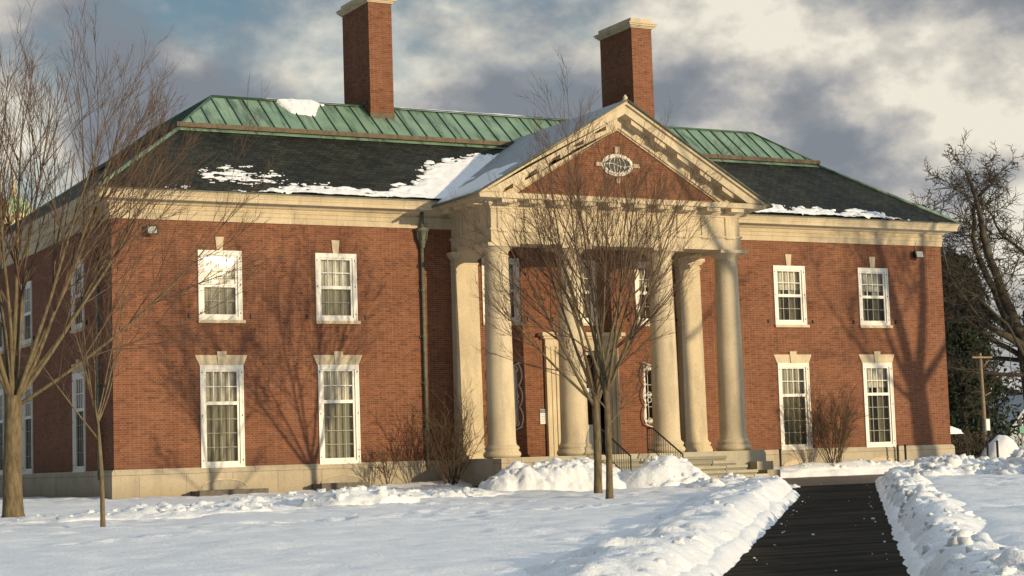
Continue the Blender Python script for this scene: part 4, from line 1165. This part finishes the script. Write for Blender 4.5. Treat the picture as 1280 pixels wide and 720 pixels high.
# ------------------------------------------------------------------ background right: hedge, pole, house, evergreens
def hedge(label, x0, x1, y0, y1, h, seed):
    rng = random.Random(seed); r = empty('hedge', ((x0+x1)/2,(y0+y1)/2,0), label, 'hedge')
    mb = MB()
    for i in range(900):
        x, y = rng.uniform(x0,x1), rng.uniform(y0,y1); a = rng.uniform(0,6.28); t = rng.uniform(0,.4); z = rng.uniform(-.1,h*.7); L = rng.uniform(.3,.6)
        mb.tube([(x,y,z),(x+L*t*math.cos(a),y+L*t*math.sin(a),min(h,z+L))], [.014,.006], 3)
    mb.build('branches', DBARK, r)
    mb = MB()
    for i in range(3600):
        x, y, z = rng.uniform(x0,x1), rng.uniform(y0,y1), rng.uniform(-.05,h)
        if rng.random() < .5: y = rng.choice((y0, y1))+rng.gauss(0,.05)
        s_ = rng.uniform(.03,.07); d = Vector((rng.gauss(0,1),rng.gauss(0,1),rng.gauss(0,1))).normalized(); u = d.orthogonal().normalized()*s_; w_ = d.cross(u)
        c = Vector((x,y,z)); mb.add([tuple(c-u), tuple(c+w_*.5), tuple(c+u), tuple(c-w_*.5)], [(0,1,2,3)])
    mb.build('foliage', mat_simple('brown_hedge', (.075,.055,.03), .8, .5, 9), r)
hedge('brown clipped hedge with a cap of snow behind the right corner', 34.6, 39.2, 3.0, 4.3, 1.5, 71)
U, V = np.meshgrid(np.arange(34.7,37.6,.08), np.arange(2.9,4.35,.08)); m = np.clip(np.minimum(np.minimum(U-34.7,37.5-U),np.minimum(V-2.9,4.3-V))*2.5,0,1)
Hs = 1.5+.3*np.sqrt(m)*(.7+.5*fbm(U,V,401,3))-.06*(m<=0)
tag(grid_obj('hedge_snow', U, V, Hs, SNOWHEAP, m >= 0), 'smooth cap of snow lying on the brown hedge', 'snow cap')
mheap('steep pointed snow heap beside the brown hedge at the far right', 39.3, 2.7, 1.1, 1.0, 1.3, 210, .3, 0, .08, clods=(0,0,0))
for (x, y, lab) in ((37.6,1.6,'thin dark fence post at the right end of the hedge'),(37.95,1.4,'thin dark fence post before the pointed snow heap')):
    mb = MB(); mb.tube([(x,y,-.1),(x,y,1.05)], .05, 6); mb.lathe([(.06,1.05),(.06,1.08),(.02,1.11)], x, y, 6); tag(mb.build('fence_post', IRON), lab, 'post', 'posts by the hedge')
r = empty('fence', (46,3,0), 'low grey picket fence behind the snow heaps at the far right', 'fence')
FENCE = mat_simple('grey_fence', (.2,.21,.21), .7, .2)
for i in range(70): x = 40.5+i*.16; mb = MB(); mb.box(x-.03,x+.03,4.0-(i*.16)*.2,4.03-(i*.16)*.2,.0,1.2); mb.build('picket', FENCE, r)
mb = MB(); mb.add([(40.4,4.05,.95),(51.6,1.81,.95),(51.6,1.81,1.05),(40.4,4.05,1.05),(40.4,4.11,.95),(51.6,1.87,.95),(51.6,1.87,1.05),(40.4,4.11,1.05)], [(0,1,2,3),(4,7,6,5),(3,2,6,7),(0,4,5,1)]); mb.build('rail', FENCE, r)
# pole
px0, py0 = 51.08, 16.4
r = empty('utility_pole', (px0,py0,0), 'sunlit wooden utility pole with a crossarm before dark evergreens', 'utility pole')
WOOD = mat_simple('pole_wood', (.25,.18,.11), .8, .3, 8)
mb = MB(); mb.tube([(px0,py0,-.2),(px0-.01,py0,3),(px0-.05,py0,5.75)], [.11,.095,.075], 8); mb.build('post', WOOD, r)
mb = MB(); mb.box(px0-.75,px0+.6,py0-.2,py0-.1,5.48,5.57); mb.build('crossarm', WOOD, r)
for z0, z1 in ((3.5,3.7),(5.0,5.4)):
    mb = MB(); mb.tube([(px0,py0-.1,z0),(px0+.42,py0-.15,z1)], .028, 5); mb.build('bracket', WOOD, r)
mb = MB(); mb.box(px0-.12,px0+.12,py0-.26,py0-.14,1.7,2.3); mb.build('meter_box', PAINT, r)
# sign
r = empty('street_sign', (52.4,15.1,0), 'small green street sign on a post by the grey house', 'sign')
mb = MB(); mb.tube([(52.4,15.1,-.1),(52.4,15.1,2.0)], .03, 6); mb.build('post', GREYM, r)
mb = MB(); mb.box(52.2,53.1,15.03,15.06,1.5,1.85); mb.build('plate', mat_simple('sign_green', (.12,.3,.2), .5, .1), r)
# house
hx, hy = 94.6, 58.0
r = empty('clapboard_house', (hx,hy,0), 'pale grey gabled clapboard house half cut by the right edge of the photo', 'house')
t = NT('clapboard'); b = t.n('ShaderNodeTexBrick'); t.l(wall_uv(t), b.inputs['Vector']); b.inputs['Scale'].default_value = 1; b.inputs['Brick Width'].default_value = 40; b.inputs['Row Height'].default_value = .16; b.inputs['Mortar Size'].default_value = .012
b.inputs['Color1'].default_value = (.4,.42,.43,1); b.inputs['Color2'].default_value = (.4,.42,.43,1); b.inputs['Mortar'].default_value = (.2,.21,.22,1); CLAP = t.done(b.outputs['Color'], .7)
mb = MB(); v = [(hx-3.2,hy,0),(hx+3.2,hy,0),(hx+3.2,hy,2.0),(hx,hy,4.9),(hx-3.2,hy,2.0)]; v2 = [(a,b_+9,c) for a,b_,c in v]
mb.add(v+v2, [(0,1,2,3,4),(9,8,7,6,5),(0,4,9,5),(1,6,7,2)]); mb.build('wall', CLAP, r)
mb = MB()
for sx in (-1,1):
    a = [(hx,5.1),(hx+sx*3.6,1.84),(hx+sx*3.6,1.62),(hx,4.88)]
    mb.prism(a if sx < 0 else a[::-1], hy-.4, hy+9.4)
mb.build('roof', mat_simple('house_roof', (.4,.41,.43), .7, .2), r)
for dx in (-.9, .9):
    mb = MB(); mb.box(hx+dx-.45,hx+dx+.45,hy-.08,hy-.001,1.9,3.5); w_ = mb.build('window', PAINT, r)
    mb = MB(); mb.box(hx+dx-.36,hx+dx-.02,hy-.1,hy-.081,2.0,3.4); mb.box(hx+dx+.02,hx+dx+.36,hy-.1,hy-.081,2.0,3.4); mb.build('pane', mat_simple('pane_dark', (.03,.035,.04), .2, .1), w_)
for dx in (-1.62,-.22,.22,1.62):
    mb = MB(); mb.box(hx+dx-.16,hx+dx+.16,hy-.06,hy-.002,1.9,3.5); mb.build('shutter', IRON, r)

# evergreens: drooping boughs made of many needle clumps
NEED = mat_simple('needles', (.030,.040,.022), .8, .55, 3, spec=.15)
def evergreen(label, x, y, h, r0, seed, n=7000):
    rng = random.Random(seed); root = empty('evergreen_tree', (x,y,0), label, 'tree', 'evergreens behind the right corner')
    mb = MB(); mb.tube([(x,y,-.2),(x+.2,y,h*.5),(x,y,h)], [.3,.2,.04], 8); mb.build('trunk', DBARK, root)
    mb = MB()
    nb = int(n/26)
    for i in range(nb):
        t = rng.random()**.85; z = h*(.04+.95*t); L = r0*(1-t*.8)*rng.uniform(.55,1.15); a = rng.uniform(0,6.283); dr = rng.uniform(.05,.35)
        for k in range(26):
            q = rng.uniform(.15,1); s_ = rng.uniform(.1,.3)
            c = Vector((x+L*q*math.cos(a)+rng.gauss(0,.28), y+L*q*math.sin(a)+rng.gauss(0,.28), z-dr*L*q*q+rng.gauss(0,.2)))
            d = Vector((rng.gauss(0,.7),rng.gauss(0,.7),rng.gauss(.5,.6))).normalized(); u = side_dir(rng, d, math.pi/2)*s_; w_ = d.cross(u)*.38
            mb.add([tuple(c-u), tuple(c+w_), tuple(c+u), tuple(c-w_)], [(0,1,2,3)])
    mb.build('crown', NEED, root)
for i, (a, dd, h, r0, lab) in enumerate(((41.9,118,13.0,4.2,'dark evergreen showing just right of the brick corner'),(42.3,130,12.5,4.0,'dark evergreen standing behind the utility pole'),
        (44.3,172,16.5,5,'dark evergreen right of the utility pole, above the hedge'),(45.4,176,14.5,5,'dark evergreen above the grey gabled house'),(41.6,146,14.0,4.6,'tall dark evergreen at the back of the clump near the brick corner'),(46.8,172,16,5,'dark evergreen at the far right edge of the clump'))):
    a = math.radians(a); evergreen(lab, -16.5+dd*math.sin(a), -57.3+dd*math.cos(a), h, r0, 80+i)
# far wood closing the horizon
fm = MB(); rw = random.Random(9)
for i in range(2600):
    a = math.radians(rw.uniform(-40, 100)); dd = rw.uniform(260, 420); x, y = -16.5+dd*math.sin(a), -57.3+dd*math.cos(a); z = abs(rw.gauss(0,4.5))
    s_ = rw.uniform(1.5,3.2); d = Vector((rw.gauss(0,1),rw.gauss(0,1),rw.gauss(0,.6))).normalized(); u = d.orthogonal().normalized()*s_; w_ = d.cross(u)*.7
    c = Vector((x,y,z)); fm.add([tuple(c-u),tuple(c+w_),tuple(c+u),tuple(c-w_)], [(0,1,2,3)])
o = fm.build('far_wood', mat_simple('far_wood_material', (.05,.045,.04), .9, .4, .05)); o['kind'] = 'stuff'; tag(o, 'dim distant woodland along the horizon behind the buildings', 'woodland')

# domed tower behind the left end
tx, ty = 24.6, 118.0
r = empty('domed_tower', (tx,ty,0), 'sunlit cream tower with a green dome far behind the left edge of the roof', 'tower')
CREAM = mat_simple('cream_wall', (.62,.52,.33), .8, .15)
mb = MB(); mb.box(tx-3,tx+3,ty-3,ty+3,0,21.5); mb.build('shaft', CREAM, r)
mb = MB(); mb.lathe([(2.9,21.5),(2.9,21.9),(1.75,21.95),(1.75,25.2),(1.95,25.3),(1.95,25.6),(1.7,25.65)], tx, ty, 16, smooth=False)
dr = mb.build('drum', CREAM, r)
for k in range(8):
    a = k*math.pi/4+.2; mb = MB(); mb.tube([(tx+1.72*math.cos(a),ty+1.72*math.sin(a),22.4),(tx+1.72*math.cos(a),ty+1.72*math.sin(a),24.6)], .32, 8); mb.build('window', DARK, dr)
mb = MB(); mb.lathe([(1.75*math.cos(q*math.pi/24), 25.66+1.9*math.sin(q*math.pi/24)) for q in range(12)]+[(.12,27.6)], tx, ty, 20); mb.build('dome', mat_simple('pale_copper', (.34,.46,.27), .6, .15), r)
mb = MB(); mb.lathe([(.3,27.5),(.3,28.2),(.4,28.25),(.1,28.7),(.05,30.4),(.01,30.5)], tx, ty, 8); mb.build('finial', CREAM, r)

# ------------------------------------------------------------------ sun and sky
AZ, EL = math.atan(.352), math.radians(7.4)
sd = Vector((math.sin(AZ)*math.cos(EL), -math.cos(AZ)*math.cos(EL), math.sin(EL)))     # towards the sun
L_ = bpy.data.lights.new('sun', 'SUN'); L_.energy = 4.0; L_.angle = math.radians(.55); L_.color = (1, .80, .50)
so = bpy.data.objects.new('sun', L_); COL.objects.link(so); so.rotation_euler = (-sd).to_track_quat('-Z', 'Y').to_euler(); so.location = (20,-40,40)
world = bpy.data.worlds.new('World'); SC.world = world; world.use_nodes = True
nt_ = NT.__new__(NT); nt_.t = world.node_tree; nt_.t.nodes.clear(); t = nt_
t.out = t.n('ShaderNodeOutputWorld')
BG = .1
sky = t.n('ShaderNodeTexSky', sky_type='NISHITA'); sky.sun_disc = False; sky.sun_elevation = EL; sky.sun_rotation = math.atan2(sd.x, sd.y)
sky.altitude = 0; sky.air_density = 1; sky.dust_density = .6; sky.ozone_density = 1.5
tc = t.n('ShaderNodeTexCoord'); mp = t.n('ShaderNodeMapping'); mp.inputs['Scale'].default_value = (1,1,1.55); t.l(tc.outputs['Generated'], mp.inputs['Vector']); D = mp.outputs[0]
def addv(v, off):
    m = t.n('ShaderNodeVectorMath', operation='ADD'); t.l(v, m.inputs[0]); m.inputs[1].default_value = off; return m.outputs[0]
def cloud(off):
    a = t.noise(addv(D, (3.1+off[0],7.7+off[1],1.3+off[2])), 6.5, 10, .54); b = t.noise(addv(D, (9.1+off[0],2.7+off[1],4.3+off[2])), 16, 8, .55)
    return t.math('ADD', t.math('MULTIPLY', a, .8), t.math('MULTIPLY', b, .2))
cov = t.noise(D, 4.6, 9, .56); bil = cloud((0,0,0)); lit = cloud((.035,-.02,.04)); low = t.noise(addv(D, (1.7,.4,5.2)), 2.6, 3, .5)
CAMC = dict(loc=(-16.50148600258981, -57.305766548429986, 0.8536970167378886), yaw=0.49463062997484836, pitch=0.09391227969948855, roll=-0.032109377587112124, f=2308.421473261364)
# single cloud masses at compass bearing / elevation (degrees): bearing from north (+y) towards east (+x)
def blob(az, el, size, amp):
    a, e_ = math.radians(az), math.radians(el); v = (math.sin(a)*math.cos(e_), math.cos(a)*math.cos(e_), math.sin(e_))
    m = t.n('ShaderNodeVectorMath', operation='DOT_PRODUCT'); t.l(tc.outputs['Generated'], m.inputs[0]); m.inputs[1].default_value = v
    k = 1/(1-math.cos(math.radians(size)))
    q = t.math('MULTIPLY', t.math('SUBTRACT', 1.0, m.outputs['Value']), -k)
    return t.math('MULTIPLY', t.math('POWER', 2.718, q), amp)
BL = [(18.5,12.5,3.2,-.22),(24,13.6,2.2,.2),(20.5,9.5,4,-.08),(29.2,13.0,1.7,-.12),(33.5,12.0,3.0,.1),(39.5,12.6,2.6,-.12),(43.0,8.3,2.6,.06),(44,12.5,2.6,-.1),(40,5,4,-.02),(24,10,2.5,.08),(15,6,4,-.12)]
bs = None
for b_ in BL:
    q = blob(*b_); bs = q if bs is None else t.math('ADD', bs, q)
relief = t.math('MULTIPLY', t.math('SUBTRACT', bil, lit), 2.6)          # sunward flanks of the billows are brighter
val = t.math('ADD', t.math('ADD', t.math('MULTIPLY', bil, 1.35), relief), t.math('ADD', t.math('ADD', t.math('MULTIPLY', low, .25), t.math('MULTIPLY', bs, .8)), -.255))
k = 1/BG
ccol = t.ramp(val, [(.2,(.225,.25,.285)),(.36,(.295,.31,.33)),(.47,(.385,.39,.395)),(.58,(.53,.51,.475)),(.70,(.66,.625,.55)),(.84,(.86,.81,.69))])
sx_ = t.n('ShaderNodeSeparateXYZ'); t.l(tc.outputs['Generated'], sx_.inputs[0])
fill_cut = t.ramp(t.math('ADD', t.math('MULTIPLY', sx_.outputs[0], .5), .5), [(.2,.15),(.6,1.)])     # unseen cloud to the west, darkened to cut fill on shaded walls
zen_fill = t.ramp(sx_.outputs[2], [(.28,(1,1,1)),(.6,(1.55,1.85,2.25))])       # unseen overhead cloud, brightened and blued to raise fill on the snow
ccol = t.mix(1, ccol, zen_fill, 'MULTIPLY')
cs = t.n('ShaderNodeVectorMath', operation='SCALE'); t.l(ccol, cs.inputs[0]); t.l(t.math('MULTIPLY', fill_cut, k), cs.inputs['Scale'])
# thin gaps of blue
gap = t.ramp(t.math('ADD', cov, t.math('ADD', blob(19,13.8,3.0,-.06), t.math('ADD', blob(13.5,8.0,3,-.12), blob(39.5,14.2,1.6,-.12)))), [(.36,0.),(.47,1.)])
SKYC = t.n('ShaderNodeVectorMath', operation='SCALE'); t.l(sky.outputs[0], SKYC.inputs[0]); SKYC.inputs['Scale'].default_value = 1.0
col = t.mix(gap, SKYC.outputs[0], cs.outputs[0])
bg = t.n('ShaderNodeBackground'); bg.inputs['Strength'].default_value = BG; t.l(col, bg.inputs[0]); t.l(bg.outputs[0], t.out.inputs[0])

# ------------------------------------------------------------------ camera
def cam_axes(yaw, pitch, roll):
    cy, sy, cp, sp = math.cos(yaw), math.sin(yaw), math.cos(pitch), math.sin(pitch)
    f = Vector((sy*cp, cy*cp, sp)); r_ = Vector((cy,-sy,0)); u = r_.cross(f); c, s_ = math.cos(roll), math.sin(roll)
    return c*r_+s_*u, -s_*r_+c*u, f
r_, u_, f_ = cam_axes(CAMC['yaw'], CAMC['pitch'], CAMC['roll'])
cd = bpy.data.cameras.new('camera'); cam = bpy.data.objects.new('camera', cd); COL.objects.link(cam)
M = Matrix((( r_.x,u_.x,-f_.x,0),(r_.y,u_.y,-f_.y,0),(r_.z,u_.z,-f_.z,0),(0,0,0,1))); cam.matrix_world = Matrix.Translation(CAMC['loc']) @ M
cd.sensor_width = 36; cd.lens = 36*CAMC['f']/1280; cd.clip_start = .1; cd.clip_end = 6000
SC.camera = cam
SC.view_settings.view_transform = 'Standard'; SC.view_settings.look = 'None'; SC.view_settings.exposure = 0; SC.view_settings.gamma = 1; SC.view_settings.use_curve_mapping = False
